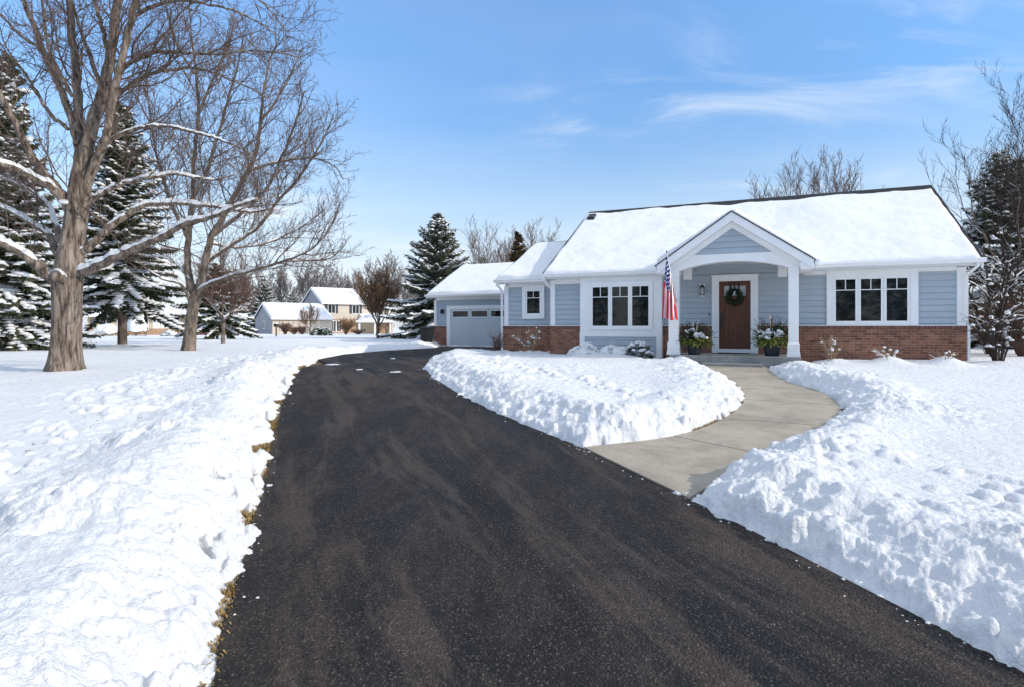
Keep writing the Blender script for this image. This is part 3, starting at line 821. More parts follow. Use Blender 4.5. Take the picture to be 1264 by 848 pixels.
    a = Vector((12.28, 0, 0)); b = Vector((0, yr - ye, zr - ze))
    snow_slope('roof_snow', (-0.16, ye, ze), a, b, rf, (0.05, 0.075, -0.02, 0.46), 190, 90, 0.075, 11, 0.13, 0.16, (3.75 + 0.16, 8.06 + 0.16, 0.7))
    # back slope
    snow_slope('roof_snow', (-0.16, 11.05, ze), a, Vector((0, yr - 11.05, zr - ze)), rf, (0.1, 0.1, 0.0, 0.3), 40, 24, 0.15, 15)
    bx = lx(731, 4.3)
    v = MB(); v.prism([(4.05, zz(4.12)), (4.5, zz(4.36)), (4.5, zz(4.62)), (4.36, zz(4.66)), (4.02, zz(4.46))], 'x', bx - 0.14, bx + 0.14)
    v.build('roof_vent', M['black'], rf, bevel=0.02)
    # --- wing roof ---
    mb = MB(); roof_slabs(mb, -2.22, -0.01, 0.2, zz(1.72), 4.2, zz(3.58), 8.2)
    rf2 = mb.build('roof', M['shingle'], H)
    e = MB(); e.box(-2.18, -0.01, 0.22, 0.61, zz(1.559), zz(1.58)); e.box(-2.2, -0.01, 0.205, 0.23, zz(1.555), zz(1.635)); e.build('soffit', M['soffit'], H)
    rk = MB(); rk.prism([(0.2, zz(1.628)), (4.2, zz(3.48)), (4.2, zz(3.30)), (0.2, zz(1.46))], 'x', -2.205, -2.17); rk.build('rake_board', M['white'], H)
    gm = MB(); gutter(gm, -2.26, -0.2, 0.199, zz(1.71)); gm.build('gutter', M['white'], H)
    snow_slope('roof_snow', (-2.22, 0.2, zz(1.72)), Vector((2.2, 0, 0)), Vector((0, 4.0, 1.86)), rf2, (0.05, 0.0, -0.02, 0.13), 50, 60, 0.08, 31, 0.12, 0.10)
    # --- garage roof ---
    mb = MB(); roof_slabs(mb, -10.98, -1.0, 9.55, zz(1.80), 13.9, zz(3.92), 18.1)
    rf3 = mb.build('roof', M['shingle'], H)
    e = MB(); e.box(-10.94, -1.1, 9.57, 10.01, zz(1.619), zz(1.64)); e.box(-10.96, -1.1, 9.555, 9.58, zz(1.61), zz(1.715)); e.build('soffit', M['soffit'], H)
    rk = MB(); rk.prism([(9.55, zz(1.708)), (13.9, zz(3.82)), (13.9, zz(3.62)), (9.55, zz(1.53))], 'x', -10.965, -10.93); rk.build('rake_board', M['white'], H)
    gm = MB(); gutter(gm, -11.0, -1.1, 9.549, zz(1.79)); gm.build('gutter', M['white'], H)
    snow_slope('roof_snow', (-10.98, 9.55, zz(1.80)), Vector((9.9, 0, 0)), Vector((0, 4.35, 2.12)), rf3, (0.04, 0.0, -0.02, 0.02), 90, 50, 0.09, 41, 0.14, 0.02)
    # --- box bay with the left picture window ---
    yb = -0.30
    bx0, bx1 = lx(716, yb), lx(817, yb)
    zb0 = zz(-0.27)
    b = MB(); b.box(bx0, bx1, yb, 0.05, -0.3, WZ - 0.003); b.build('bay', M['white'], H, bevel=0.004)
    s = MB(); siding(s, bx0 + 0.17, bx1 - 0.17, 0.0, zb0 - 0.06, yb - 0.001); s.build('bay_panel', M['siding'], H)
    board('bay_trim', bx0 - 0.003, bx0 + 0.17, yb - 0.045, yb, -0.2, zb0 + 0.06); board('bay_trim', bx1 - 0.17, bx1 + 0.003, yb - 0.045, yb, -0.2, zb0 + 0.06); board('bay_trim', bx0 + 0.17, bx1 - 0.17, yb - 0.043, yb, zb0 - 0.06, zb0 + 0.06)
    wx0, wx1 = lx(727, yb), lx(806, yb)
    window(H, wx0, wx1, zz(-0.10), zz(1.47), yb - 0.001, 3, (0.07, 0.07, 0.11, 0.06), sill=False)
    # --- right picture window ---
    wx0, wx1 = lx(1020, 0), lx(1133, 0)
    window(H, wx0, wx1, zz(0.045), zz(1.60), -0.034, 3, (0.17, 0.19, 0.19, 0.05))
    # --- wing window ---
    window(H, lx(645.5, 0.6), lx(673, 0.6), zz(0.28), zz(1.49), 0.566, 1, (0.13, 0.13, 0.15, 0.13), sill=False, rail=0.30)
    # --- front door ---
    dx0, dx1 = lx(888, 0), lx(926.5, 0); dz0, dz1 = zz(-0.66), zz(1.39)
    d = MB(); d.box(dx0, dx1, -0.02, 0.03, dz0, dz1)
    st = 0.125; y0_, y1_ = -0.048, -0.02
    d.box(dx0, dx0 + st, y0_, y1_, dz0, dz1); d.box(dx1 - st, dx1, y0_, y1_, dz0, dz1)
    lz0, lz1 = zz(0.93), zz(1.26)
    d.box(dx0 + st, dx1 - st, y0_ + 0.001, y1_, lz1, dz1); d.box(dx0 + st, dx1 - st, y0_ + 0.001, y1_, lz0 - 0.19, lz0); d.box(dx0 + st, dx1 - st, y0_ + 0.001, y1_, dz0, dz0 + 0.23)
    pw = (dx1 - dx0 - 2 * st)
    for k in (1, 2):
        c = dx0 + st + pw * k / 3; d.box(c - 0.035, c + 0.035, y0_ + 0.002, y1_, dz0 + 0.23, lz0 - 0.19)
    d.box(dx0 + st - 0.03, dx1 - st + 0.03, -0.068, y0_, lz0 - 0.055, lz0 - 0.02)
    door = d.build('front_door', M['wood'], H, bevel=0.004)
    for k in range(3):
        a = dx0 + st + pw * k / 3
        MB().box(a + 0.015, a + pw / 3 - 0.015, -0.026, -0.021, lz0 + 0.01, lz1 - 0.01).build('lite', M['frost'], door)
    for k in (1, 2):
        c = dx0 + st + pw * k / 3; MB().box(c - 0.016, c + 0.016, -0.033, -0.0205, lz0, lz1).build('glazing_bar', M['wood'], door)
    hd = MB(); hx = dx0 + 0.065
    hd.box(hx - 0.03, hx + 0.03, -0.05, -0.034, zz(-0.05), zz(0.42)); hd.tube([(hx, -0.05, zz(0.36)), (hx, -0.085, zz(0.36))], 0.03, 12)
    hd.tube([(hx, -0.05, zz(0.22)), (hx, -0.10, zz(0.2)), (hx, -0.10, zz(0.02)), (hx, -0.05, zz(0.0))], 0.014, 8)
    hd.build('handle', M['black'], door, smooth=False)
    t = MB(); tx0, tx1 = dx0 - 0.215, dx1 + 0.215
    t.box(tx0, dx0 - 0.004, -0.10, 0.0, zz(-0.79), dz1 + 0.17); t.box(dx1 + 0.004, tx1, -0.10, 0.0, zz(-0.79), dz1 + 0.17)
    t.box(dx0 - 0.004, dx1 + 0.004, -0.098, 0.0, dz1 + 0.004, dz1 + 0.17); t.box(dx0 - 0.004, dx1 + 0.004, -0.098, 0.0, zz(-0.79), dz0 - 0.012)
    t.box(tx0 - 0.03, tx1 + 0.03, -0.125, 0.0, dz1 + 0.172, dz1 + 0.205)
    t.build('door_frame', M['white'], H, bevel=0.004)
    # --- garage door ---
    yg = 10.0
    gx0, gx1 = -9.6, -4.75; gz0, gz1 = zz(-1.10), zz(0.97)
    d = MB()
    nrow = 4; rh = (gz1 - gz0) / nrow
    for k in range(nrow):
        d.box(gx0, gx1, yg - 0.03, yg + 0.01, gz0 + k * rh + 0.008, gz0 + (k + 1) * rh)
        d.box(gx0, gx1, yg - 0.018, yg + 0.008, gz0 + k * rh - 0.004, gz0 + k * rh + 0.01)
    gd = d.build('garage_door', M['garage_paint'], H)
    for k in range(4):
        a = gx0 + 0.14 + k * 1.19
        f = MB(); f.box(a - 0.04, a + 1.0, yg - 0.045, yg - 0.031, zz(0.49), zz(0.91)); f.build('lite_frame', M['white'], gd)
        MB().box(a, a + 0.96, yg - 0.05, yg - 0.046, zz(0.54), zz(0.86)).build('pane', M['glass'], gd)
    t = MB(); t.box(-9.85, gx0 - 0.002, yg - 0.07, yg, -0.02, zz(1.17)); t.box(gx1 + 0.002, gx1 + 0.24, yg - 0.07, yg, -0.02, zz(1.17)); t.box(gx0, gx1, yg - 0.068, yg, gz1 + 0.004, zz(1.17))
    t.build('garage_door_frame', M['white'], H)
    gxl = lx(546, 9.9)
    l = MB(); l.box(gxl - 0.06, gxl + 0.06, yg - 0.06, yg - 0.02, zz(0.74), zz(0.96)); l.lathe(gxl, yg - 0.16, [(0.08, zz(0.72)), (0.1, zz(0.76)), (0.1, zz(0.9)), (0.03, zz(0.98))], 12); l.build('garage_lantern', M['black'], H)
    # --- porch ---
    yc = -1.8
    p = MB(); fx0, fx1 = lx(838, -2.05) - 0.28, lx(989, -2.05)
    p.box(fx0, fx1, -2.05, -0.08, -0.3, zz(-0.80)); pf = p.build('porch_floor', M['step'], H, bevel=0.012)
    sx0, sx1 = lx(866, -2.42), lx(941, -2.42)
    MB().box(sx0, sx1, -2.42, -2.052, -0.3, zz(-0.99)).build('step', M['step'], H, bevel=0.012)
    for ca, cb in ((825, 838), (973, 986)):
        x0, x1 = lx(ca, yc), lx(cb, yc); cx = (x0 + x1) / 2; wd = (x1 - x0) / 2 * 0.97
        cyy = yc + wd
        c = MB()
        c.box(cx - wd, cx + wd, cyy - wd, cyy + wd, zz(-0.42), zz(1.44))
        c.frustum(cx, cyy, zz(-0.47), zz(-0.42), wd * 1.22, wd * 1.02)
        c.box(cx - wd * 1.2, cx + wd * 1.2, cyy - wd * 1.2, cyy + wd * 1.2, zz(-0.66), zz(-0.47))
        c.frustum(cx, cyy, zz(-0.80), zz(-0.66), wd * 1.36, wd * 1.22)
        c.box(cx - wd * 1.1, cx + wd * 1.1, cyy - wd * 1.1, cyy + wd * 1.1, zz(1.44), zz(1.62))
        c.build('porch_column', M['white'], H, bevel=0.006)
    # arched beam, one piece
    xl_, xr_ = lx(828, yc) - 0.1, lx(984, yc) + 0.10
    xi0, xi1 = lx(838.5, yc), lx(972.5, yc)
    cx = (xi0 + xi1) / 2
    zs, zm, zt = zz(1.60), zz(1.825), zz(2.04)
    arch = []
    for k in range(25):
        t_ = k / 24; xx = xi0 + (xi1 - xi0) * t_
        s_ = (2 * t_ - 1)
        arch.append((xx, zs + (zm - zs) * (1 - abs(s_) ** 2.2)))
    prof = [(xl_, zt), (xl_, zs + 0.01)] + arch + [(xr_, zs + 0.01), (xr_, zt)]
    bm_ = MB(); bm_.prism(prof[::-1], 'y', yc - 0.03, yc + 0.27)
    bm_.box(xl_ - 0.001, xl_ + 0.27, yc + 0.272, -0.002, zs + 0.012, zt); bm_.box(xr_ - 0.27, xr_ + 0.001, yc + 0.272, -0.002, zs + 0.012, zt)
    bm_.build('porch_beam', M['white'], H)
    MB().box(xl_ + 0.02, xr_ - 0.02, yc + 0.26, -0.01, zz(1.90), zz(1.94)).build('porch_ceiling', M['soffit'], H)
    # inner brackets behind the columns
    for a, s in ((xi0, 1), (xi1, -1)):
        bk = MB().box(min(a, a + s * 0.24), max(a, a + s * 0.24), yc + 0.9, yc + 1.05, zz(1.42), zz(1.9))
        bk.build('beam_bracket', M['white'], H)
    # gable face + rake boards
    ax, az = lx(903, -2.05), zz(3.22); ex0, ex1 = lx(811, -2.05), lx(1006, -2.05); ez = zz(1.80)
    ex0 = 2 * ax - ex1 if abs((ax - ex0) - (ex1 - ax)) < 0.25 else ex0
    sl = (az - ez) / (ex1 - ax)
    gy = yc - 0.005
    def zroof(x, off=0.0): return az - off - sl * abs(x - ax)
    gf = MB(); gf.add([(ax + (zz(3.02) - zt) / sl * -1, gy, zt + 0.001), (ax + (zz(3.02) - zt) / sl, gy, zt + 0.001), (ax, gy, zz(3.02))], [(0, 1, 2)])
    hw_ = lambda z: max(0.0, (zz(2.93) - z) / sl)
    siding(gf, lambda z: ax - hw_(z), lambda z: ax + hw_(z), zt + 0.002, zz(2.93), gy - 0.002, 0.165)
    gf.build('gable_siding', M['siding'], H)
    def chev(mb, y0, y1, o0, o1, xa, xb, m=0):
        """an inverted V board between two offsets below the roof line"""
        for s, xe in ((-1, xa), (1, xb)):
            pr = [(ax, az - o0), (xe, zroof(xe, o0)), (xe, zroof(xe, o1)), (ax, az - o1)]
            mb.prism(pr if s < 0 else pr[::-1], 'y', y0, y1, m)
    rb = MB(); chev(rb, -2.08, -2.045, 0.05, 0.30, ex0 + 0.02, ex1 - 0.02)
    rb.build('gable_rake_board', M['white'], H)
    rb = MB(); chev(rb, -1.87, gy - 0.03, 0.31, 0.47, xl_ - 0.02, xr_ + 0.02); chev(rb, -1.90, -1.872, 0.30, 0.335, xl_ - 0.02, xr_ + 0.02); rb.build('gable_frieze', M['white'], H)
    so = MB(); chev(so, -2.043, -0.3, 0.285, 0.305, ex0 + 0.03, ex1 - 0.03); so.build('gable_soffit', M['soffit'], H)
    sh = MB(); chev(sh, -2.10, 2.6, 0.02, 0.055, ex0 - 0.03, ex1 + 0.03)
    prf = sh.build('porch_roof', M['shingle'], H)
    # return boxes at the eaves + gutters along the sides
    for s, xe in ((-1, ex0), (1, ex1)):
        rt = MB(); xi = xe - s * 0.34
        rt.prism([(xe - s * 0.03, zroof(xe, 0.07)), (xe - s * 0.03, zroof(xe, 0.28)), (xi, zroof(xe, 0.28)), (xi, zroof(xi, 0.07))][::s], 'y', -2.04, -0.46)
        gz = zroof(xe, 0.05)
        rt.prism([(xe, gz), (xe + s * 0.11, gz + 0.01), (xe + s * 0.115, gz - 0.02), (xe + s * 0.07, gz - 0.12), (xe, gz - 0.12)][::-s], 'y', -2.09, -0.47)
        rt.build('gutter', M['white'], H)
    for s, xe in ((-1, ex0), (1, ex1)):
        O = Vector((xe, -2.08, zroof(xe))); bvec = Vector((ax - xe, 0, az - zroof(xe)))
        snow_slope('roof_snow', O, Vector((0, 4.2, 0)), bvec, prf, (0.05, 0.0, 0.03, 0.0), 70, 40, 0.07, 51 + s, 0.09, 0.01)
    # --- lantern beside the door ---
    lxx = lx(867, -0.08)
    l = MB(); l.box(lxx - 0.075, lxx + 0.075, -0.045, -0.022, zz(0.93), zz(1.34)); lan = l.build('wall_lantern', M['white'], H, bevel=0.01)
    k = MB(); zc0, zc1 = zz(0.99), zz(1.22)
    k.box(lxx - 0.07, lxx + 0.07, -0.2, -0.06, zc0 - 0.02, zc0); k.frustum(lxx, -0.13, zc1, zc1 + 0.07, 0.08, 0.03); k.box(lxx - 0.02, lxx + 0.02, -0.15, -0.046, zc1 + 0.07, zc1 + 0.09)
    for sx in (-1, 1):
        for sy in (-0.06, 0.06): k.box(lxx + sx * 0.06 - 0.007, lxx + sx * 0.06 + 0.007, -0.13 + sy - 0.007, -0.13 + sy + 0.007, zc0, zc1)
    k.build('frame', M['black'], lan)
    MB().box(lxx - 0.05, lxx + 0.05, -0.18, -0.08, zc0 + 0.001, zc1 - 0.03).build('glass', M['frost'], lan)
    # --- downspouts ---
    zg = ze - 0.13
    downspout(H, [(-0.07, ye - 0.05, zg), (-0.07, ye - 0.05, zg - 0.08), (-0.06, -0.03, zg - 0.3), (-0.06, 0.50, zg - 0.42), (-0.06, 0.50, brz + 0.12), (-0.06, 0.44, brz - 0.02), (-0.06, 0.44, zz(-0.98)), (-0.06, 0.30, zz(-1.03))])
    downspout(H, [(-2.1, 0.14, zz(1.58)), (-2.1, 0.14, zz(1.5)), (-2.1, 0.5, zz(1.32)), (-2.1, 0.52, zz(-1.0))])
    downspout(H, [(11.98, ye - 0.05, zg), (11.98, ye - 0.05, zg - 0.08), (11.84, -0.10, zg - 0.30), (11.84, -0.10, brz + 0.12), (11.87, -0.145, brz - 0.02), (11.87, -0.145, zz(-0.98))])
    MB().box(lx(875.5, -0.02) - 0.012, lx(875.5, -0.02) + 0.012, -0.04, -0.02, zz(0.34), zz(0.42)).build('doorbell', M['black'], H)
    return H

def house_world(x, y, z):
    p = hw(x, y); return Vector((p[0], p[1], z + HZ0))

def build_porch_things():
    rng = random.Random(12)
    # wreath
    wx = lx(906.5, -0.1); W = empty('wreath', house_world(wx, -0.10, zz(0.90)), -TH)
    tag(W, 'round evergreen wreath hanging on the brown front door', 'wreath')
    g_ = MB()
    for i in range(1500):
        a = rng.random() * 6.283; b = rng.random() * 6.283
        r0 = 0.185; rr = 0.05 + rng.random() * 0.02
        c = Vector(((r0 + rr * math.cos(b)) * math.cos(a), -0.02 + rr * math.sin(b) * 0.7, (r0 + rr * math.cos(b)) * math.sin(a)))
        t = Vector((-math.sin(a), 0, math.cos(a)))
        out = Vector((math.cos(b) * math.cos(a), math.sin(b), math.cos(b) * math.sin(a)))
        dr = (t * rng.choice((1, 1, -0.3)) + out * rng.uniform(0.3, 1.3)).normalized(); L_ = rng.uniform(0.04, 0.085)
        s = dr.cross(out).normalized() * 0.006 if dr.cross(out).length > 1e-3 else Vector((0.006, 0, 0))
        g_.add([c - s, c + s, c + s * 0.6 + dr * L_, c - s * 0.6 + dr * L_], [(0, 1, 2, 3)])
    g_.lathe(0, 0, [], 3) if False else None
    tor = [(0.185 * math.cos(6.283 * i / 30), 0.0, 0.185 * math.sin(6.283 * i / 30)) for i in range(31)]
    g_.tube(tor, 0.045, 8)
    g_.build('greenery', M['green'], W)
    b_ = MB()
    for s in (-1, 1): b_.tube([(s * 0.02, -0.06, 0.16), (s * 0.09, -0.08, 0.22), (s * 0.05, -0.08, 0.12), (s * 0.02, -0.06, 0.16)], [0.012, 0.022, 0.02, 0.01], 5)
    for x_ in (-0.13, 0.0, 0.13): b_.box(x_ - 0.016, x_ + 0.016, 0.025, 0.03, 0.15, 0.47)
    b_.build('ribbon', M['ribbon'], W)
    p_ = MB()
    p_.blob((0, -0.085, 0.09), 0.05, 0.03, 0.06, rng); p_.blob((0.02, -0.085, 0.15), 0.03, 0.02, 0.04, rng); p_.build('ornament', M['petal'], W)
    for _ in range(5):
        r_ = MB(); a = rng.uniform(3.6, 5.8); p = (0.2 * math.cos(a), -0.075, 0.2 * math.sin(a)); r_.lathe(p[0], p[1], [(0.004, p[2] - 0.016), (0.016, p[2]), (0.004, p[2] + 0.016)], 8)
        r_.build('berry', M['berry'], W)
    # door mat
    mx0, mx1 = lx(886, -0.35), lx(925, -0.35)
    o = MB().box(0, mx1 - mx0, 0, 0.42, 0, 0.018).build('door_mat', M['mat'], bevel=0.004)
    o.location = house_world(mx0, -0.58, zz(-0.797)); o.rotation_euler = (0, 0, -TH)
    tag(o, 'dark door mat lying on the porch in front of the brown door', 'door mat')
    # planters
    def planter(px, yl, pr, ph, label, seed):
        rg = random.Random(seed)
        P = empty('planter', house_world(lx(px, yl), yl, zz(-0.798)), -TH)
        tag(P, label, 'planter', 'winter planters either side of the front door')
        MB().lathe(0, 0, [(pr * 0.68, 0), (pr * 0.74, 0.03), (pr * 0.97, ph * 0.93), (pr * 1.03, ph * 0.94), (pr * 1.03, ph), (pr * 0.9, ph), (pr * 0.88, ph - 0.05)], 28).build('pot', M['pot'], P, smooth=False, bevel=0)
        def spray(mb, n, el0, el1, L0, L1, droop, w, rad):
            for _ in range(n):
                a = rg.random() * 6.283; el = rg.uniform(el0, el1); L_ = rg.uniform(L0, L1)
                p = Vector((math.cos(a) * pr * rad * rg.random(), math.sin(a) * pr * rad * rg.random(), ph - 0.03))
                d = Vector((math.cos(a) * math.cos(el), math.sin(a) * math.cos(el), math.sin(el)))
                pts = [p]
                for k in range(5):
                    d = (d + Vector((rg.uniform(-.12, .12), rg.uniform(-.12, .12), -droop))).normalized(); p = p + d * L_ / 5; pts.append(p)
                for k in range(1, 6):
                    for s in (-1, 1):
                        for _r in range(2):
                            sd = (d.cross(Vector((0, 0, 1))) * s + d * rg.uniform(0.4, 1.2) + Vector((rg.uniform(-.3, .3), rg.uniform(-.3, .3), rg.uniform(-.5, .3)))).normalized()
                            l_ = rg.uniform(0.05, 0.11) * (1.2 - 0.13 * k); q = pts[k - 1].lerp(pts[k], rg.random())
                            nrm = sd.cross(Vector((rg.uniform(-1, 1), rg.uniform(-1, 1), rg.uniform(-1, 1)))).normalized() * w
                            mb.add([q - nrm * 0.4, q + sd * l_ * 0.5 - nrm, q + sd * l_, q + sd * l_ * 0.5 + nrm], [(0, 1, 2, 3)])
                mb.tube(pts, 0.004, 3)
        m_ = MB(); spray(m_, 150, 0.0, 0.75, 0.28, 0.50, 0.16, 0.014, 0.9); m_.build('cedar_sprays', M['cedar'], P)
        m_ = MB(); spray(m_, 120, 0.5, 1.45, 0.30, 0.60, 0.02, 0.012, 0.8); m_.build('evergreen_sprays', M['green'], P)
        m_ = MB(); spray(m_, 40, 0.75, 1.4, 0.42, 0.74, 0.0, 0.010, 0.7); m_.build('russet_sprays', M['russet'], P)
        m_ = MB()
        for _ in range(22):
            a = rg.uniform(3.4, 6.0); rr = pr * rg.uniform(0.6, 1.35); c = (rr * math.cos(a), rr * math.sin(a) * 0.95, ph + rg.uniform(0.04, 0.20) + (0.1 if rg.random() < .2 else 0))
            for _k in range(4): m_.blob((c[0] + rg.uniform(-.05, .05), c[1] + rg.uniform(-.05, .05), c[2] + rg.uniform(-.03, .03)), 0.06, 0.05, 0.055, rg, k=7)
        m_.build('white_flowers', M['petal'], P, smooth=True)
        return P, rg
    P, rg = planter(857, -1.5, 0.235, 0.40, 'grey pot of evergreens and white flowers left of the brown door, near the flag', 3)
    for x_, t_ in ((-0.03, 0.0), (0.05, 0.03)):
        MB().tube([(x_, 0.02, 0.3), (x_ + t_, 0.02, 0.98 + t_)], [0.016, 0.013], 7).build('birch_stick', M['birch'], P)
    P, rg = planter(953, -1.45, 0.265, 0.44, 'larger grey pot of evergreens with a tall white stick, right of the brown door', 8)
    MB().tube([(-0.02, 0, 0.3), (-0.06, 0.0, 1.12)], [0.02, 0.016], 7).build('birch_stick', M['birch'], P)
    MB().lathe(-0.03, -0.12, [(0.01, 0.66), (0.05, 0.69), (0.05, 0.73), (0.01, 0.77)], 10).build('ornament', M['petal'], P, smooth=True)
    tw = MB()
    for k in range(4):
        pts = [Vector((0.1, 0.02, 0.4))]; d = Vector((0.15 + 0.08 * k, 0, 1)).normalized()
        for i in range(8): d = (d + Vector((rg.uniform(-.35, .35), rg.uniform(-.2, .2), 0.1))).normalized(); pts.append(pts[-1] + d * 0.09)
        tw.tube(pts, [0.007 - 0.0006 * i for i in range(9)], 4)
    tw.build('curly_twigs', M['twig_dark'], P)
    # flag on the left porch column
    yl0 = -1.80
    base = house_world(lx(834.5, yl0 - 0.01), yl0 - 0.012, zz(0.77))
    Fg = empty('flag', base, -TH)
    tag(Fg, 'stars and stripes flag hanging limp from a pole on the left porch column', 'flag')
    tip = Vector((-0.14, -0.78, 1.28))
    MB().tube([(0, -0.04, 0.0), tuple(tip)], [0.013, 0.011], 8).build('pole', M['white'], Fg, smooth=True)
    MB().lathe(tip.x, tip.y, [(0.008, tip.z - 0.01), (0.02, tip.z + 0.02), (0.016, tip.z + 0.04), (0.004, tip.z + 0.09)], 10).build('finial', M['black'], Fg)
    bk = MB(); bk.box(-0.03, 0.03, -0.02, 0.0, -0.07, 0.05); bk.tube([(0, -0.015, -0.02), (-0.02, -0.12, 0.15)], 0.02, 8); bk.build('bracket', M['metal'], Fg)
    # cloth: hoist along the pole, fly hanging down in folds
    na_, nb_ = 60, 50
    V, UV = [], []
    for j in range(nb_ + 1):
        b = j / nb_
        for i in range(na_ + 1):
            a = i / na_
            hp = tip * (1 - 0.72 * a) + Vector((0, -0.02, -0.02))
            drop = 1.62 * b
            gather = min(1, b * 2.2) ** 0.8
            cx_, cy_ = -0.10, -0.52
            xa = -0.20 + 0.40 * a
            tgt = Vector((cx_ + xa * (0.72 + 0.38 * b) + 0.03 * math.sin(a * 19), cy_ + 0.05 * math.sin(a * 24 + 2 * b) + 0.03 * math.sin(a * 11 + 5 * b), 0))
            zt_ = hp.z - 0.30 * gather * (1 - a) * 0.2 - drop * (1 - 0.42 * a * b) + 0.03 * math.sin(a * 9) * b - 0.12 * b * (1 - a)
            V.append((hp.x * (1 - gather) + tgt.x * gather, hp.y * (1 - gather) + tgt.y * gather, zt_ if zt_ > -0.5 else zt_ * 0.999))
            UV.append((a, b))
    # keep the hanging length as in the photograph
    Fc = [(j * (na_ + 1) + i, j * (na_ + 1) + i + 1, (j + 1) * (na_ + 1) + i + 1, (j + 1) * (na_ + 1) + i) for j in range(nb_) for i in range(na_)]
    me = MB().add(V, Fc).mesh('cloth', M['flag'], True)
    uvl = me.uv_layers.new(name='UVMap')
    li = np.empty(len(me.loops), np.int32); me.loops.foreach_get('vertex_index', li)
    uvl.data.foreach_set('uv', np.array(UV, np.float32)[li].ravel())
    cl = link('cloth', me, Fg)
    md = cl.modifiers.new('thickness', 'SOLIDIFY'); md.thickness = 0.003
    # wheeled bin by the garage corner
    bxp = at(527, 418, 33.2); B = empty('wheeled_bin', (bxp.x, bxp.y, float(g(33.2))), -TH)
    tag(B, 'black wheeled rubbish bin standing against the left side of the garage', 'bin')
    m_ = MB(); v0 = 0.22; m_.add([(-v0, -v0, 0.05), (v0, -v0, 0.05), (v0, v0, 0.05), (-v0, v0, 0.05), (-.29, -.3, 0.98), (.29, -.3, 0.98), (.29, .3, 0.98), (-.29, .3, 0.98)], [(3, 2, 1, 0), (4, 5, 6, 7), (0, 1, 5, 4), (1, 2, 6, 5), (2, 3, 7, 6), (3, 0, 4, 7)])
    m_.build('body', M['bin'], B, bevel=0.02)
    m_ = MB(); m_.prism([(-0.34, 0.985), (0.33, 0.985), (0.33, 1.03), (0.1, 1.08), (-0.34, 1.03)], 'x', -0.32, 0.32); m_.build('lid', M['bin'], B, bevel=0.01)
    for s in (-1, 1):
        MB().tube([(s * 0.24, 0.22, 0.1), (s * 0.29, 0.22, 0.1)], 0.1, 14).build('wheel', M['bin'], B)
# ------------------------------------------------------------------ trees
def cm3(P, n):
    P = [Vector(p) for p in P]
    Q = [P[0] * 2 - P[1]] + P + [P[-1] * 2 - P[-2]]
    out = []
    for i in range(1, len(Q) - 2):
        a, b, c, d = Q[i - 1:i + 3]
        for k in range(n):
            t = k / n
            out.append(0.5 * (2 * b + (c - a) * t + (2 * a - 5 * b + 4 * c - d) * t * t + (3 * b - a - 3 * c + d) * t ** 3))
    out.append(P[-1])
    return out

def snow_on(mb, path, rad, rng, amount=1.0, smax=0.9, rmin=0.012, lift=0.0):
    """snow lying along the upper side of a limb, thinner where it is steep, with gaps"""
    pts, rs = [], []
    for i in range(len(path) - 1):
        L = (path[i + 1] - path[i]).length; n = max(1, int(L / 0.09))
        for k in range(n):
            t = k / n; pts.append(path[i].lerp(path[i + 1], t)); rs.append(rad[i] + (rad[i + 1] - rad[i]) * t)
    pts.append(path[-1]); rs.append(rad[-1])
    off = rng.random() * 50
    run = []
    def flush(run):
        if len(run) < 4: return
        V, Fc = [], []; n = len(run)
        for i, (p, t, r, s) in enumerate(run):
            e = min(i, n - 1 - i); tp = min(1.0, 0.25 + e / 3.0)
            side = t.cross(Vector((0, 0, 1)))
            if side.length < 1e-4: side = Vector((1, 0, 0))
            side.normalize(); up = side.cross(t).normalized()
            w = (r * 0.93 + 0.012 * s) * (0.6 + 0.4 * tp); h = (0.35 * r + 0.045) * s * tp * amount
            c = p + up * (r * 0.35 + lift)
            for a, b in ((-1, -0.1), (-0.85, 0.55), (-0.35, 1.0), (0.35, 1.0), (0.85, 0.55), (1, -0.1)):
                q = c + side * (a * w) + up * (b * (h + r * 0.5)); V.append((q.x, q.y, q.z))
        for i in range(n - 1):
            for j in range(5): Fc.append((i * 6 + j, i * 6 + j + 1, (i + 1) * 6 + j + 1, (i + 1) * 6 + j))
        Fc.append((0, 1, 2, 3, 4, 5)); Fc.append(tuple((n - 1) * 6 + j for j in (5, 4, 3, 2, 1, 0)))
        mb.add(V, Fc)
    for i in range(len(pts)):
        t = (pts[min(i + 1, len(pts) - 1)] - pts[max(i - 1, 0)])
        if t.length < 1e-6: continue
        t.normalize()
        m = mnoise.noise(Vector((off + i * 0.11, off, 0)))
        s = (1 - max(0, abs(t.z) - 0.3) / (smax - 0.3)) * (0.8 + 0.7 * mnoise.noise(Vector((off, i * 0.3, 3))))
        if rs[i] > rmin and abs(t.z) < smax and m > -0.22 - 0.5 * min(1, rs[i] / 0.08) and s > 0.12: run.append((pts[i], t, rs[i], min(1.15, s)))
        else: flush(run); run = []
    flush(run)

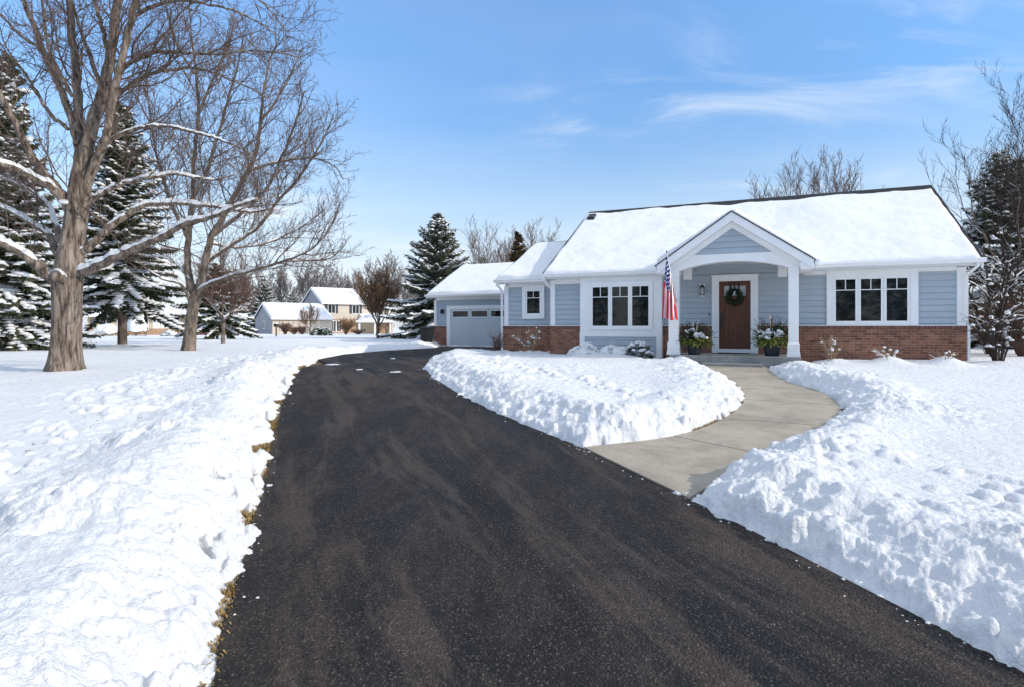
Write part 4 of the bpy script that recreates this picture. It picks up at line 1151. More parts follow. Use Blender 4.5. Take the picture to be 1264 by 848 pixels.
class Tree:
    def __init__(s, seed):
        s.rng = random.Random(seed); s.trunk = MB(); s.crown = MB(); s.snow = MB()
        s.snow_amt = 1.0; s.snow_min = 0.014; s.snow_levels = 3
        s.dens = [0, 2.2, 3.6, 5.0, 6]      # children per metre by level of the parent
        s.len_ratio = [0, 0.5, 0.5, 0.5, 0.45]
        s.maxlev = 4; s.minr = 0.005; s.up = 0.12; s.wig = 0.16; s.cap = [0, 3.2, 1.5, 0.75, 0.4]
        s.seg = 0.22; s.thick = 0.012; s.wscale = 1.0; s.droop_out = 0.0; s.ang = (30, 62); s.t0 = 0.18
    def limb(s, path, rad, lev, sides=None):
        k = sides or (10 if rad[0] > 0.12 else 8 if rad[0] > 0.06 else 5 if rad[0] > 0.02 else 4 if rad[0] > 0.011 else 3)
        (s.trunk if lev <= 1 else s.crown).tube(path, rad, k)
        if lev <= s.snow_levels and s.snow_amt > 0: snow_on(s.snow, path, rad, s.rng, s.snow_amt, rmin=s.snow_min)
    def grow(s, path, rad, lev, dens=None, reach=1.0):
        """side shoots off a limb, then shoots off those"""
        if lev >= s.maxlev: return
        rng = s.rng
        seglen = [(path[i + 1] - path[i]).length for i in range(len(path) - 1)]
        L = sum(seglen)
        n = int(L * (dens or s.dens[lev]) + rng.random())
        for c in range(n):
            t = s.t0 + (0.99 - s.t0) * (c + rng.random()) / n if lev == 1 else 0.1 + 0.88 * (c + rng.random()) / n
            d = t * L; i = 0
            while i < len(seglen) - 1 and d > seglen[i]: d -= seglen[i]; i += 1
            f = min(1, d / max(seglen[i], 1e-6)); p = path[i].lerp(path[i + 1], f); r = rad[i] + (rad[i + 1] - rad[i]) * f
            tan = (path[i + 1] - path[i]).normalized()
            az = tan.orthogonal().normalized(); az.rotate(Matrix.Rotation(rng.random() * 6.283, 3, tan))
            a = R(rng.uniform(*s.ang))
            dr = (tan * math.cos(a) + az * math.sin(a)).normalized()
            dr = (dr + Vector((0, 0, s.up * rng.uniform(0.2, 2.0)))).normalized()
            ln = min(s.cap[lev], L * s.len_ratio[lev]) * (1.15 - 0.6 * t) * rng.uniform(0.55, 1.2) * reach
            if ln < 0.12: continue
            r0 = max(s.minr, min(r * 0.6, s.thick * ln + 0.003)); r1 = max(s.minr * 0.55, r0 * 0.3)
            m = max(3, int(ln / s.seg)) if lev < 3 else 3
            pts = [p]; q = p
            for k in range(m):
                dr = (dr + Vector((rng.gauss(0, s.wig), rng.gauss(0, s.wig), rng.gauss(0, s.wig) + s.up * 0.5))).normalized()
                q = q + dr * (ln / m); pts.append(q)
            rr = [r0 + (r1 - r0) * k / m for k in range(m + 1)]
            s.limb(pts, rr, lev + 1)
            s.grow(pts, rr, lev + 1)
    def finish(s, name, base, label, cat='tree', group=None, bark=None, twig=None, snow=True):
        E_ = empty(name, base)
        tag(E_, label, cat, group)
        if s.trunk.V: s.trunk.build('trunk', bark or M['bark2'], E_, smooth=True)
        if s.crown.V: s.crown.build('crown', twig or M['twig'], E_, smooth=True)
        if snow and s.snow.V: s.snow.build('snow_cover', M['snow'], E_, smooth=True)
        return E_

def trunk_mesh(mb, path, rad, k, seed, flare=0.0, furrow=0.05):
    """thick trunk with buttresses and furrows"""
    b = len(mb.V); n = len(path)
    u = Vector((1, 0, 0))
    for i, p in enumerate(path):
        t = (path[min(i + 1, n - 1)] - path[max(i - 1, 0)]).normalized()
        u = (u - t * u.dot(t)).normalized(); w = t.cross(u)
        for j in range(k):
            a = 2 * math.pi * j / k
            h = p.z
            f = 1 + flare * math.exp(-max(0, h) / 0.22) * (1 + 0.5 * math.sin(a * 5 + seed)) \
                + furrow * mnoise.noise(Vector((math.cos(a) * 3.2, math.sin(a) * 3.2, h * 0.6 + seed))) + 0.5 * furrow * mnoise.noise(Vector((math.cos(a) * 9, math.sin(a) * 9, h * 1.1 + seed))) \
                + 0.06 * mnoise.noise(Vector((math.cos(a), math.sin(a), h * 1.3 + seed)))
            q = p + (u * math.cos(a) + w * math.sin(a)) * (rad[i] * f); mb.V.append((q.x, q.y, q.z))
    for i in range(n - 1):
        for j in range(k):
            mb.F.append((b + i * k + j, b + i * k + (j + 1) % k, b + (i + 1) * k + (j + 1) % k, b + (i + 1) * k + j)); mb.M.append(0)

def traced(tree, Y0, base, pts, w0, w1, y1, lev=1, n=6, y0=0.0, dens=None, reach=1.0, grow=True, wob=0.012, sn=None):
    """limb through photograph columns/rows at the depth of the tree, leaning y0..y1 metres back or forward"""
    m = len(pts)
    P = [at(px, py, Y0 + y0 + (y1 - y0) * (i / (m - 1))) - base for i, (px, py) in enumerate(pts)]
    path = cm3(P, n)
    N = len(path)
    for i in range(1, N - 1):
        path[i] = path[i] + Vector((tree.rng.gauss(0, wob), tree.rng.gauss(0, wob), tree.rng.gauss(0, wob))) * min(1, (N - i) / N + 0.3)
    rad = [((w0 + (w1 - w0) * (i / (N - 1)) ** 0.85) * Y0 / F / 2 * tree.wscale) for i in range(N)]
    keep = tree.snow_amt
    if sn is None: sn = 1.0 if np.mean([p[1] for p in pts]) > 195 else (0.5 if np.mean([p[1] for p in pts]) > 150 else 0.0)
    tree.snow_amt = sn
    tree.limb(path, rad, lev)
    tree.snow_amt = min(sn, 0.6)
    if grow: tree.grow(path, rad, 1, dens, reach)
    tree.snow_amt = keep
    return path, rad

def ground_z(x, y):
    h, _ = snow_height(np.array([x]), np.array([y])); return float(g(y)) + float(h[0])

MAPLE = (13.1, 80); ELM = (22.7, 233)
def build_big_trees():
    Y0 = MAPLE[0]; b0 = at(MAPLE[1], 455, Y0); base = Vector((b0.x, Y0, float(g(Y0)) + 0.1))
    T = Tree(21); T.wscale = 0.82; T.thick = 0.0078; T.minr = 0.005; T.cap = [0, 2.3, 1.1, 0.6, 0.3]; T.dens = [0, 3.0, 5.0, 6.5, 5]; T.maxlev = 4; T.up = 0.10; T.snow_levels = 2; T.snow_min = 0.022
    tp = [(80, 470), (80, 452), (81, 430), (82, 400), (83, 370), (84, 345), (87, 318), (91, 290), (96, 255), (99, 225), (102, 205), (105, 185), (108, 165)]
    P = cm3([at(x, y, Y0) - base for x, y in tp], 5); N = len(P)
    ww = [52, 50, 46, 46, 46, 48, 42, 36, 34, 31, 27, 20, 9]
    rad = [np.interp(i / (N - 1) * (len(ww) - 1), range(len(ww)), ww) * Y0 / F / 2 * 0.70 for i in range(N)]
    trunk_mesh(T.trunk, P, rad, 40, 3, 0.34, 0.13)
    L = lambda pts, w0, w1, y1, **k: traced(T, Y0, base, pts, w0, w1, y1, **k)
    # leaders
    L([(99, 228), (98, 195), (97, 147), (94, 86), (88, 30), (82, -40), (78, -120)], 17, 8, 0.5)
    L([(100, 226), (106, 190), (116, 150), (127, 113), (137, 62), (145, 5), (152, -60), (156, -130)], 21, 9, -0.3)
    L([(104, 240), (118, 200), (133, 164), (138, 128), (150, 75), (162, 25), (172, -30), (180, -100)], 14, 7, -0.8)
    L([(96, 180), (86, 140), (74, 109), (62, 82), (51, 58), (40, 28), (29, 0), (15, -50)], 12, 7, 0.9)
    # left limbs
    L([(88, 262), (76, 240), (55, 215), (42, 198), (31, 178), (15, 146), (0, 118), (-30, 70)], 14, 7, -0.8)
    L([(86, 262), (68, 235), (44, 221), (20, 209), (0, 202), (-40, 194), (-90, 170)], 14, 7, -1.4)
    L([(78, 350), (62, 342), (50, 330), (34, 317), (17, 307), (0, 298), (-40, 280), (-95, 255)], 19, 9, -0.7)
    L([(84, 330), (70, 312), (62, 292), (48, 282), (26, 268), (4, 257), (-40, 240)], 12, 6, 0.9)
    L([(74, 300), (68, 275), (60, 255), (40, 240), (18, 226), (-10, 215)], 9, 5, 1.5)
    # right limbs
    L([(96, 338), (108, 334), (125, 326), (145, 317), (166, 308), (187, 298), (208, 288), (228, 277), (250, 271), (270, 265), (292, 255), (318, 246)], 17, 4, -0.9, dens=1.8)
    L([(98, 312), (112, 303), (125, 291), (140, 277), (156, 266), (172, 256), (187, 252), (220, 251), (255, 254), (284, 258), (310, 262), (335, 258)], 14, 3, 0.4, dens=1.8)
    L([(104, 258), (120, 243), (136, 234), (154, 227), (180, 220), (200, 217), (219, 215), (245, 221), (267, 222), (290, 216)], 9, 2.5, 0.9)
    L([(112, 205), (124, 186), (137, 174), (154, 165), (171, 159), (190, 156), (212, 157), (240, 164), (267, 171), (290, 180), (312, 192)], 8, 2.4, -0.4)
    L([(130, 135), (138, 112), (150, 86), (166, 75), (185, 67), (200, 64), (219, 65), (245, 67), (274, 67), (308, 63), (345, 66), (372, 72)], 9, 1.8, 0.7)
    L([(134, 130), (147, 116), (166, 102), (185, 92), (210, 87), (239, 85), (262, 90), (284, 99), (310, 110), (335, 124)], 8, 1.8, 1.2)
    L([(152, 60), (161, 27), (176, 14), (192, 7), (210, 2), (225, 1), (258, 6), (290, 14), (318, 28), (345, 46)], 8, 1.8, -0.6)
    L([(170, -5), (195, -40), (225, -50), (265, -38), (300, -15), (330, 10), (355, 40)], 7, 1.6, 0.3)
    # small inner limbs
    L([(122, 100), (112, 70), (103, 48), (94, 20), (84, -20)], 7, 4, 0.8)
    L([(132, 60), (128, 40), (122, 20), (114, -10), (104, -60)], 7, 4, -0.8)
    L([(90, 120), (72, 90), (60, 60), (54, 20), (50, -30)], 6, 3, -1.2)
    L([(84, 160), (62, 140), (42, 108), (22, 80), (0, 62), (-30, 50)], 6, 3, 1.0)
    L([(50, 60), (30, 48), (12, 30), (-10, 8)], 5, 3, 0.4)
    T.snow_levels = 3
    # snow caught in the forks and on the broken stub
    rng = T.rng
    for px, py, r, dy in ((84, 252, 0.2, -0.1),):
        c = at(px, py, Y0 + dy) - base
        T.snow.blob(c, r, r * 0.9, r * 0.5, rng, k=12)
    # snow running down the cleft between the limbs
    sp = cm3([at(px, py, Y0 - 0.34) - base for px, py in ((70, 268), (68, 285), (68, 300), (70, 318), (72, 336))], 6)
    pass
    L([(84, 352), (78, 347), (72, 343), (68, 340)], 20, 15, -0.55, grow=False, sn=1.0)
    T.finish('maple_tree', base, 'huge bare tree with thick furrowed trunk and snowy limbs, nearest on the left lawn', bark=M['bark'], twig=M['twig'])
    mounds.append((base.x, base.y, 0.05, 0.9))

    Y0 = ELM[0]; b0 = at(ELM[1], 433, Y0); base = Vector((b0.x, Y0, float(g(Y0)) + 0.1))
    T = Tree(5); T.wscale = 0.88; T.thick = 0.0085; T.minr = 0.0068; T.cap = [0, 2.5, 1.5, 0.9, 0.5]; T.dens = [0, 3.6, 4.8, 6.0, 3]; T.up = 0.16; T.snow_levels = 2; T.snow_min = 0.03; T.seg = 0.3
    tp = [(232, 442), (233, 430), (235, 412), (237, 390), (240, 372), (243, 360)]
    P = cm3([at(x, y, Y0) - base for x, y in tp], 5); N = len(P); ww = [22, 20, 17.5, 16.5, 16.5, 16]
    trunk_mesh(T.trunk, P, [np.interp(i / (N - 1) * 5, range(6), ww) * Y0 / F / 2 * 0.80 for i in range(N)], 28, 8, 0.12, 0.05)
    L = lambda pts, w0, w1, y1, **k: traced(T, Y0, base, pts, w0, w1, y1, **k)
    L([(241, 366), (234, 345), (231, 318), (233, 290), (238, 240), (239, 205), (245, 137), (241, 85), (236, 38), (232, -20)], 12, 1.2, 0.8)
    L([(243, 366), (250, 339), (260, 296), (274, 270), (294, 233), (315, 192), (322, 144), (327, 105), (334, 72), (345, 48)], 12, 1.0, -0.6)
    L([(240, 366), (252, 354), (271, 346), (290, 340), (309, 335), (330, 329), (349, 323), (381, 310), (402, 290), (418, 262)], 7, 1.6, -1.4)
    L([(253, 325), (290, 300), (320, 280), (342, 250), (369, 219), (395, 180), (412, 142)], 7, 1.6, 1.4)
    L([(262, 292), (300, 262), (330, 232), (350, 190), (366, 148), (376, 112)], 6, 1.6, -2.0)
    L([(236, 250), (255, 212), (268, 170), (280, 128), (292, 88), (300, 48)], 6, 1.8, -1.2)
    L([(233, 296), (216, 262), (202, 225), (191, 180), (184, 130), (180, 90)], 6, 1.8, 1.0)
    L([(236, 378), (224, 352), (203, 346), (182, 333), (168, 321)], 4.5, 1.6, -1.5)
    L([(234, 345), (220, 328), (200, 318), (180, 318), (165, 312)], 4, 1.5, 1.0)
    L([(245, 140), (262, 100), (280, 62), (290, 24)], 4, 1.6, 1.2)
    L([(240, 92), (220, 58), (208, 20), (202, -10)], 4, 1.6, -1.0)
    L([(322, 150), (345, 118), (362, 86), (372, 60)], 4, 1.4, 1.0)
    L([(305, 212), (345, 200), (385, 196), (412, 205), (424, 222)], 4, 1.3, 0.8)
    L([(349, 323), (385, 322), (410, 318), (428, 300)], 3, 1.2, 1.0, y0=-0.9)
    L([(258, 300), (290, 306), (330, 300), (370, 282), (400, 260)], 4, 1.3, 2.0)
    T.finish('shade_tree', base, 'bare tree with wide twiggy crown and slimmer forked trunk, right of the huge trunk', bark=M['bark2'], twig=M['twig'])
    mounds.append((base.x, base.y, 0.05, 0.7))

def bare_tree(seed, H, spread, form='round', lev=4, minr=0.02, dens=1.0, trunk_r=None, first=0.22, snow=0.0):
    T = Tree(seed); rng = T.rng
    T.minr = minr; T.maxlev = lev; T.snow_amt = snow; T.snow_min = minr * 1.5; T.snow_levels = 2
    T.cap = [0, H * 0.34, H * 0.18, H * 0.085, H * 0.035]; T.dens = [0, 1.7 * dens * 10 / H, 3.0 * dens * 10 / H, 5.0 * dens * 10 / H, 3]; T.wig = 0.10; T.up = 0.2; T.seg = H * 0.035; T.ang = (26, 56)
    r = trunk_r or H * 0.016
    path = [Vector((rng.gauss(0, 0.01) * H * (k > 0), rng.gauss(0, 0.01) * H * (k > 0), H * (-0.03 + first * k / 4 * 1.05))) for k in range(5)]
    T.limb(path, [r * (1.2 - 0.08 * k) for k in range(5)], 0, 10)
    n = 7 if form != 'vase' else 9
    for i in range(n):
        a = 6.283 * i / n + rng.uniform(-0.3, 0.3); lean = (0.0 if i == 0 else rng.uniform(0.35, 1.0)) * spread
        h0 = H * first * rng.uniform(0.75, 1.05); top = H * (1 - 0.28 * (lean / spread) ** 2) * rng.uniform(0.85, 1.0) * (1 if i else 1.0)
        p0 = Vector((0, 0, h0)); p3 = Vector((math.cos(a) * lean, math.sin(a) * lean, top))
        b1 = 0.42 if form == 'vase' else 0.6
        P = [p0, Vector((p3.x * b1, p3.y * b1, h0 + (top - h0) * 0.33)), Vector((p3.x * 0.85, p3.y * 0.85, h0 + (top - h0) * 0.68)), p3]
        pt = cm3(P, 4); m = len(pt)
        rd = [max(minr * 0.4, r * 0.5 * (1 - k / (m - 1)) ** 1.1) for k in range(m)]
        for k in range(1, m): pt[k] = pt[k] + Vector((rng.gauss(0, .005), rng.gauss(0, .005), rng.gauss(0, .003))) * H
        T.limb(pt, rd, 1); T.grow(pt, rd, 1)
    return T

def spruce(seed, H, Rd, first, needle_scale=1.0, snow=0.6, step=0.30, nb=8, snow_top=0.85, power=0.8):
    """conifer: trunk, whorls of drooping boughs carrying many small sprays, snow lying on the boughs"""
    rng = random.Random(seed); tr, nd, sn = MB(), MB(), MB()
    tr.tube([(0, 0, -0.3), (0, 0, H * 0.3), (0, 0, H * 0.7), (0, 0, H * 0.99)], [H * 0.018, H * 0.014, H * 0.007, 0.01], 10)
    z = first
    while z < H * 0.985:
        q = (z - first) / (H - first)
        L0 = Rd * (1 - q) ** power + 0.08
        n = max(4, int(nb * (0.65 + 0.5 * (1 - q)))); a0 = rng.random() * 6.283
        for b in range(n):
            a = a0 + 6.283 * b / n + rng.uniform(-0.3, 0.3); L = L0 * rng.uniform(0.62, 1.12)
            if rng.random() < 0.06: L *= 0.4
            el = R(-23 + 58 * q + rng.uniform(-14, 14)); ca, sa = math.cos(a), math.sin(a)
            m = max(3, int(L / 0.22)); p = Vector((0, 0, z + rng.uniform(-.2, .2) * step / 0.3)); pts = [p]
            for k in range(m):
                e2 = el - 0.35 * (1 - q) * (k / m) + (0.5 * (k / m) ** 2)
                p = p + Vector((ca * math.cos(e2), sa * math.cos(e2), math.sin(e2))) * (L / m); pts.append(p)
            tr.tube(pts, [max(0.006, 0.02 * L / 2 * (1 - k / (m + 1))) for k in range(m + 1)], 3)
            side = Vector((-sa, ca, 0))
            lastsn = 0
            for k in range(m):
                t = (k + 0.5) / m
                if t < 0.12 and L > 1: continue
                wd = 0.42 * (1 - t) * L ** 0.6 + 0.14
                for sgn in (-1, 1, 0):
                    for rep in range(2):
                        c = pts[k].lerp(pts[k + 1], rng.random())
                        fwd = (pts[k + 1] - pts[k]).normalized()
                        d = (side * sgn * rng.uniform(0.7, 1.1) + fwd * rng.uniform(0.35, 1.0) + Vector((0, 0, rng.uniform(-0.55, 0.12)))).normalized()
                        l = wd * rng.uniform(0.6, 1.15) * (0.7 if sgn == 0 else 1) * needle_scale
                        nrm = d.cross(Vector((rng.uniform(-1, 1), rng.uniform(-1, 1), rng.uniform(0.1, 1)))).normalized()
                        w = (0.045 + 0.10 * l) * needle_scale ** 0.3
                        e = c + d * l
                        mid = c.lerp(e, 0.45) + Vector((0, 0, rng.uniform(-.03, .05)))
                        # serrated spray: two slim blades and a tip
                        nd.add([c, mid + nrm * w, e, mid - nrm * w], [(0, 1, 2, 3)])
                        w2 = d.cross(nrm).normalized() * w * 0.8
                        nd.add([c.lerp(e, 0.15), mid + w2 + d * 0.06, e + d * 0.04 - Vector((0, 0, 0.05)), mid - w2], [(0, 1, 2, 3)])
                        for _k in range(2):
                            bb = c.lerp(e, rng.uniform(0.3, 0.9)); dv = (d + nrm * rng.choice((-1, 1)) * 0.9 + Vector((0, 0, rng.uniform(-.5, .1)))).normalized()
                            ww = dv.cross(d).normalized() * 0.03; ll = 0.16 * needle_scale * rng.uniform(0.7, 1.3)
                            nd.add([bb - ww, bb + ww, bb + dv * ll], [(0, 1, 2)])
                sp = snow * (1 - q * snow_top) * (0.55 + 0.6 * t)
                if rng.random() < sp:
                    c = pts[k].lerp(pts[k + 1], 0.5) + Vector((0, 0, 0.08))
                    rx = L / m * rng.uniform(0.55, 1.0) + 0.03; ry = (wd * rng.uniform(0.25, 0.6)) + 0.03
                    sn.blob(c, rx, ry, rng.uniform(0.06, 0.12), rng, k=7, rot=a)
                    if rng.random() < 0.7:
                        c2 = c + side * rng.choice((-1, 1)) * wd * rng.uniform(0.4, 0.8) + Vector((0, 0, rng.uniform(-.1, -.02)))
                        sn.blob(c2, rx * 0.6, ry * 0.6, 0.05, rng, k=6, rot=a)
        z += step * rng.uniform(0.8, 1.2) * (1 - 0.35 * q)
    return tr, nd, sn

def place_spruce(parts, px, py_base, Y, label, needle, group=None, name='spruce_tree', dz=-0.05, xoff=0):
    tr, nd, sn = parts
    x = (px - PX) / F * Y + xoff
    E_ = empty(name, (x, Y, float(g(Y)) + 0.12 + dz)); tag(E_, label, 'tree', group)
    tr.build('trunk', M['bark2'], E_, smooth=True); nd.build('crown', needle, E_)
    if sn.V: sn.build('snow_cover', M['snow'], E_, smooth=True)
    return E_

def recopy(src, px, Y, sc, rz, label, group=None, needle=None, sz=None):
    c = copy_tree(src); c.location = ((px - PX) / F * Y, Y, float(g(Y)) + 0.1); c.rotation_euler = (0, 0, rz); c.scale = (sc, sc, sz or sc)
    c['label'] = label
    if group: c['group'] = group
    elif 'group' in c: del c['group']
    return c

def ztop(py, Y): return CZ + (PY - py) * Y / F - float(g(Y))

def build_woods():
    G = 'spruces on the left lawn'
    A = place_spruce(spruce(1, ztop(70, 23.5), 3.1, 0.15, 0.8, 1.35, 0.27, 9), 8, 436, 23.5, 'dark snow laden spruce at the left edge, behind the huge bare trunk', M['needle'], G)
    B = place_spruce(spruce(2, ztop(128, 28.5), 3.1, 2.4, 0.85, 1.3, 0.29, 9), 151, 428, 28.5, 'tall spruce with a bare lower trunk standing between the two big bare trees', M['needle'], G)
    D = place_spruce(spruce(3, ztop(268, 46), 4.7, 0.25, 1.1, 1.4, 0.31, 11, 0.5), 541, 418, 46, 'blue green spruce dusted with snow beside the garage', M['needle_blue'])
    Cc = place_spruce(spruce(4, ztop(330, 44), 3.2, 1.3, 1.1, 1.25, 0.36, 8), 268, 416, 44, 'broad snowy spruce with low boughs behind the second bare trunk', M['needle'], G)
    recopy(A, -62, 26, 1.0, 2.0, 'snow laden spruce cut off by the left edge of the picture', G)
    recopy(D, 325, 108, 1.0, 1.0, 'far dark conifer left of the two storey house, above its garage', 'far conifers')
    recopy(D, 362, 122, 0.85, 2.5, 'small far conifer just left of the two storey roof', 'far conifers')
    E_ = place_spruce(spruce(6, ztop(288, 56), 2.4, 0.5, 1.2, 0.12, 0.36, 8), 640, 400, 56, 'brownish conifer behind the garage roof among bare trees', M['needle_brown'])
    Rr = place_spruce(spruce(7, ztop(202, 25.5), 2.7, 0.3, 0.9, 2.6, 0.31, 8, 0.15, 0.45), 1240, 440, 25.5, 'dark spruce behind the right end of the house', M['needle'], 'conifers at the right')
    recopy(Rr, 1330, 27, 0.9, 1.4, 'snowy dark spruce cut off by the right edge of the picture', 'conifers at the right')
    # bare trees far and near
    def bt(T, px, Y, label, twig, group=None, name='bare_tree', bark=None, dz=0.1):
        return T.finish(name, Vector(((px - PX) / F * Y, Y, float(g(Y)) + dz)), label, group=group, bark=bark or M['bark2'], twig=twig, snow=True)
    far = 'bare trees beyond the far houses'
    F1 = bt(bare_tree(31, ztop(322, 130), 6.5, 'round', 4, 0.035, 1.0), 392, 130, 'bare grey tree rising behind the middle of the two storey roof', M['twig_grey'], far)
    recopy(F1, 350, 136, 0.95, 1.5, 'bare grey tree rising left of the two storey roof', far)
    recopy(F1, 420, 140, 0.92, 3.5, 'bare grey tree behind the chimney of the two storey house', far)
    recopy(F1, 445, 145, 0.75, 0.5, 'low hazy bare tree right of the chimney', far)
    recopy(F1, 298, 128, 0.95, 5.0, 'hazy bare tree far behind the brown garage doors', far)
    recopy(F1, 500, 140, 0.8, 2.2, 'bare tree far behind, left of the blue green spruce', far)
    F2 = bt(bare_tree(32, ztop(318, 88), 4.2, 'round', 4, 0.026, 1.0), 478, 88, 'taller thin bare tree directly behind the brown vase shaped tree', M['twig_grey'])
    V1 = bt(bare_tree(33, ztop(336, 47), 2.5, 'vase', 4, 0.012, 1.2, 0.12, 0.2, 0.4), 467, 47, 'brown vase shaped young tree at the far end of the drive', M['twig_brown'])
    S1 = bt(bare_tree(34, ztop(318, 33), 2.7, 'round', 4, 0.008, 1.2, 0.10, 0.3, 0.6), 275, 33, 'small reddish twigged tree with thin trunk, right of the second bare trunk', M['twig_red'])
    Y1 = bt(bare_tree(35, ztop(377, 75), 1.6, 'round', 3, 0.016, 1.2, 0.09, 0.25, 0.6), 383, 75, 'little snowy young tree in front of the beige garage', M['twig_brown'])
    gg = 'bare trees behind the garage roof'
    B1 = bt(bare_tree(36, ztop(278, 66), 4.2, 'round', 4, 0.014, 1.1), 602, 66, 'bare tree behind the left part of the garage roof', M['twig'], gg)
    recopy(B1, 655, 66, 1.0, 2.0, 'bare tree between the brownish conifer and the wing roof', gg)
    recopy(B1, 625, 74, 0.95, 4.2, 'bare tree behind the middle of the garage roof', gg)
    hh = 'bare trees behind the house roof'
    recopy(B1, 978, 50, 1.0, 1.0, 'bare tree topping out above the ridge, left of the pair', hh, sz=ztop(203, 50) / ztop(278, 66))
    recopy(B1, 1016, 50, 1.0, 3.0, 'bare tree topping out above the ridge, right of the pair', hh, sz=ztop(196, 50) / ztop(278, 66))
    # right edge
    Rt = bt(bare_tree(38, ztop(120, 23), 3.4, 'round', 4, 0.0065, 1.0, 0.12, 0.26, 0.3), 1268, 23, 'tall bare tree at the right edge, its crown over the spruce', M['twig_dark'])
    # snowy understorey beside the right corner
    for i, (px, Y, Hh, sp, sd, lab) in enumerate(((1226, 18.6, 4.3, 1.7, 41, 'snow laden leaning bare tree right of the house corner'), (1258, 20.5, 4.6, 2.0, 42, 'snow covered bare thicket tree at the far right behind the brown brush'))):
        T = Tree(sd); rng = T.rng; T.minr = 0.006; T.dens = [0, 3.2, 4.2, 5, 4]; T.cap = [0, 1.5, 0.8, 0.4, 0.3]; T.maxlev = 4; T.snow_levels = 4; T.snow_min = 0.0055; T.snow_amt = 0.8; T.up = 0.05
        for k in range(6):
            a = 6.283 * k / 6 + rng.random(); le = sp * rng.uniform(0.4, 1)
            pt = cm3([Vector((0, 0, -0.1)), Vector((math.cos(a) * le * 0.25, math.sin(a) * le * 0.25, Hh * 0.3)), Vector((math.cos(a) * le * 0.7, math.sin(a) * le * 0.7, Hh * 0.65)), Vector((math.cos(a) * le * 1.15, math.sin(a) * le * 1.15, Hh * rng.uniform(0.75, 1)))], 5)
            rd = [0.05 * (1 - 0.8 * j / (len(pt) - 1)) for j in range(len(pt))]
            T.limb(pt, rd, 1); T.grow(pt, rd, 1)
        for _ in range(50):
            v = rng.choice(T.crown.V); T.snow.blob((v[0], v[1], v[2] + 0.02), rng.uniform(.05, .13), rng.uniform(.04, .09), rng.uniform(.03, .07), rng, k=6)
        T.finish('understorey_tree', Vector(((px - PX) / F * Y, Y, float(g(Y)) + 0.1)), lab, group='snowy understorey trees', bark=M['twig_dark'], twig=M['twig_dark'])

def shrub(seed, H, W, n, twig, lev=3, snow=0.5, blobs=10, minr=0.0045, bsize=0.06):
    T = Tree(seed); rng = T.rng; T.minr = minr; T.maxlev = lev; T.cap = [0, H * 0.45, H * 0.25, H * .15]; T.dens = [0, 6 / H, 8 / H, 6]; T.seg = H * 0.1; T.t0 = 0.3; T.snow_amt = snow; T.snow_min = minr; T.snow_levels = 2 if snow else 0; T.up = 0.1
    for k in range(n):
        a = rng.random() * 6.283; le = W * rng.uniform(0.2, 1); h = H * rng.uniform(0.6, 1)
        pt = cm3([Vector((math.cos(a) * 0.05, math.sin(a) * 0.05, -0.15)), Vector((math.cos(a) * le * 0.4, math.sin(a) * le * 0.4, h * 0.5)), Vector((math.cos(a) * le, math.sin(a) * le, h))], 4)
        rd = [max(minr, 0.012 * (1 - 0.6 * j / (len(pt) - 1))) for j in range(len(pt))]
        T.limb(pt, rd, 2); T.grow(pt, rd, 1)
    for _ in range(blobs):
        v = rng.choice(T.crown.V)
        if v[2] < H * 0.3: continue
        T.snow.blob((v[0], v[1], v[2]), rng.uniform(.5, 1.2) * bsize, rng.uniform(.5, 1) * bsize, rng.uniform(.5, .9) * bsize, rng, k=7)
    T.twigmat = twig
    return T

def put_shrub(T, px, Y, label, group=None, name='bare_shrub', dz=0.14):
    E_ = empty(name, ((px - PX) / F * Y, Y, float(g(Y)) + dz)); tag(E_, label, 'shrub', group)
    T.crown.build('stems', T.twigmat, E_, smooth=True)
    if T.snow.V: T.snow.build('snow_cover', M['snow'], E_, smooth=True)
    return E_

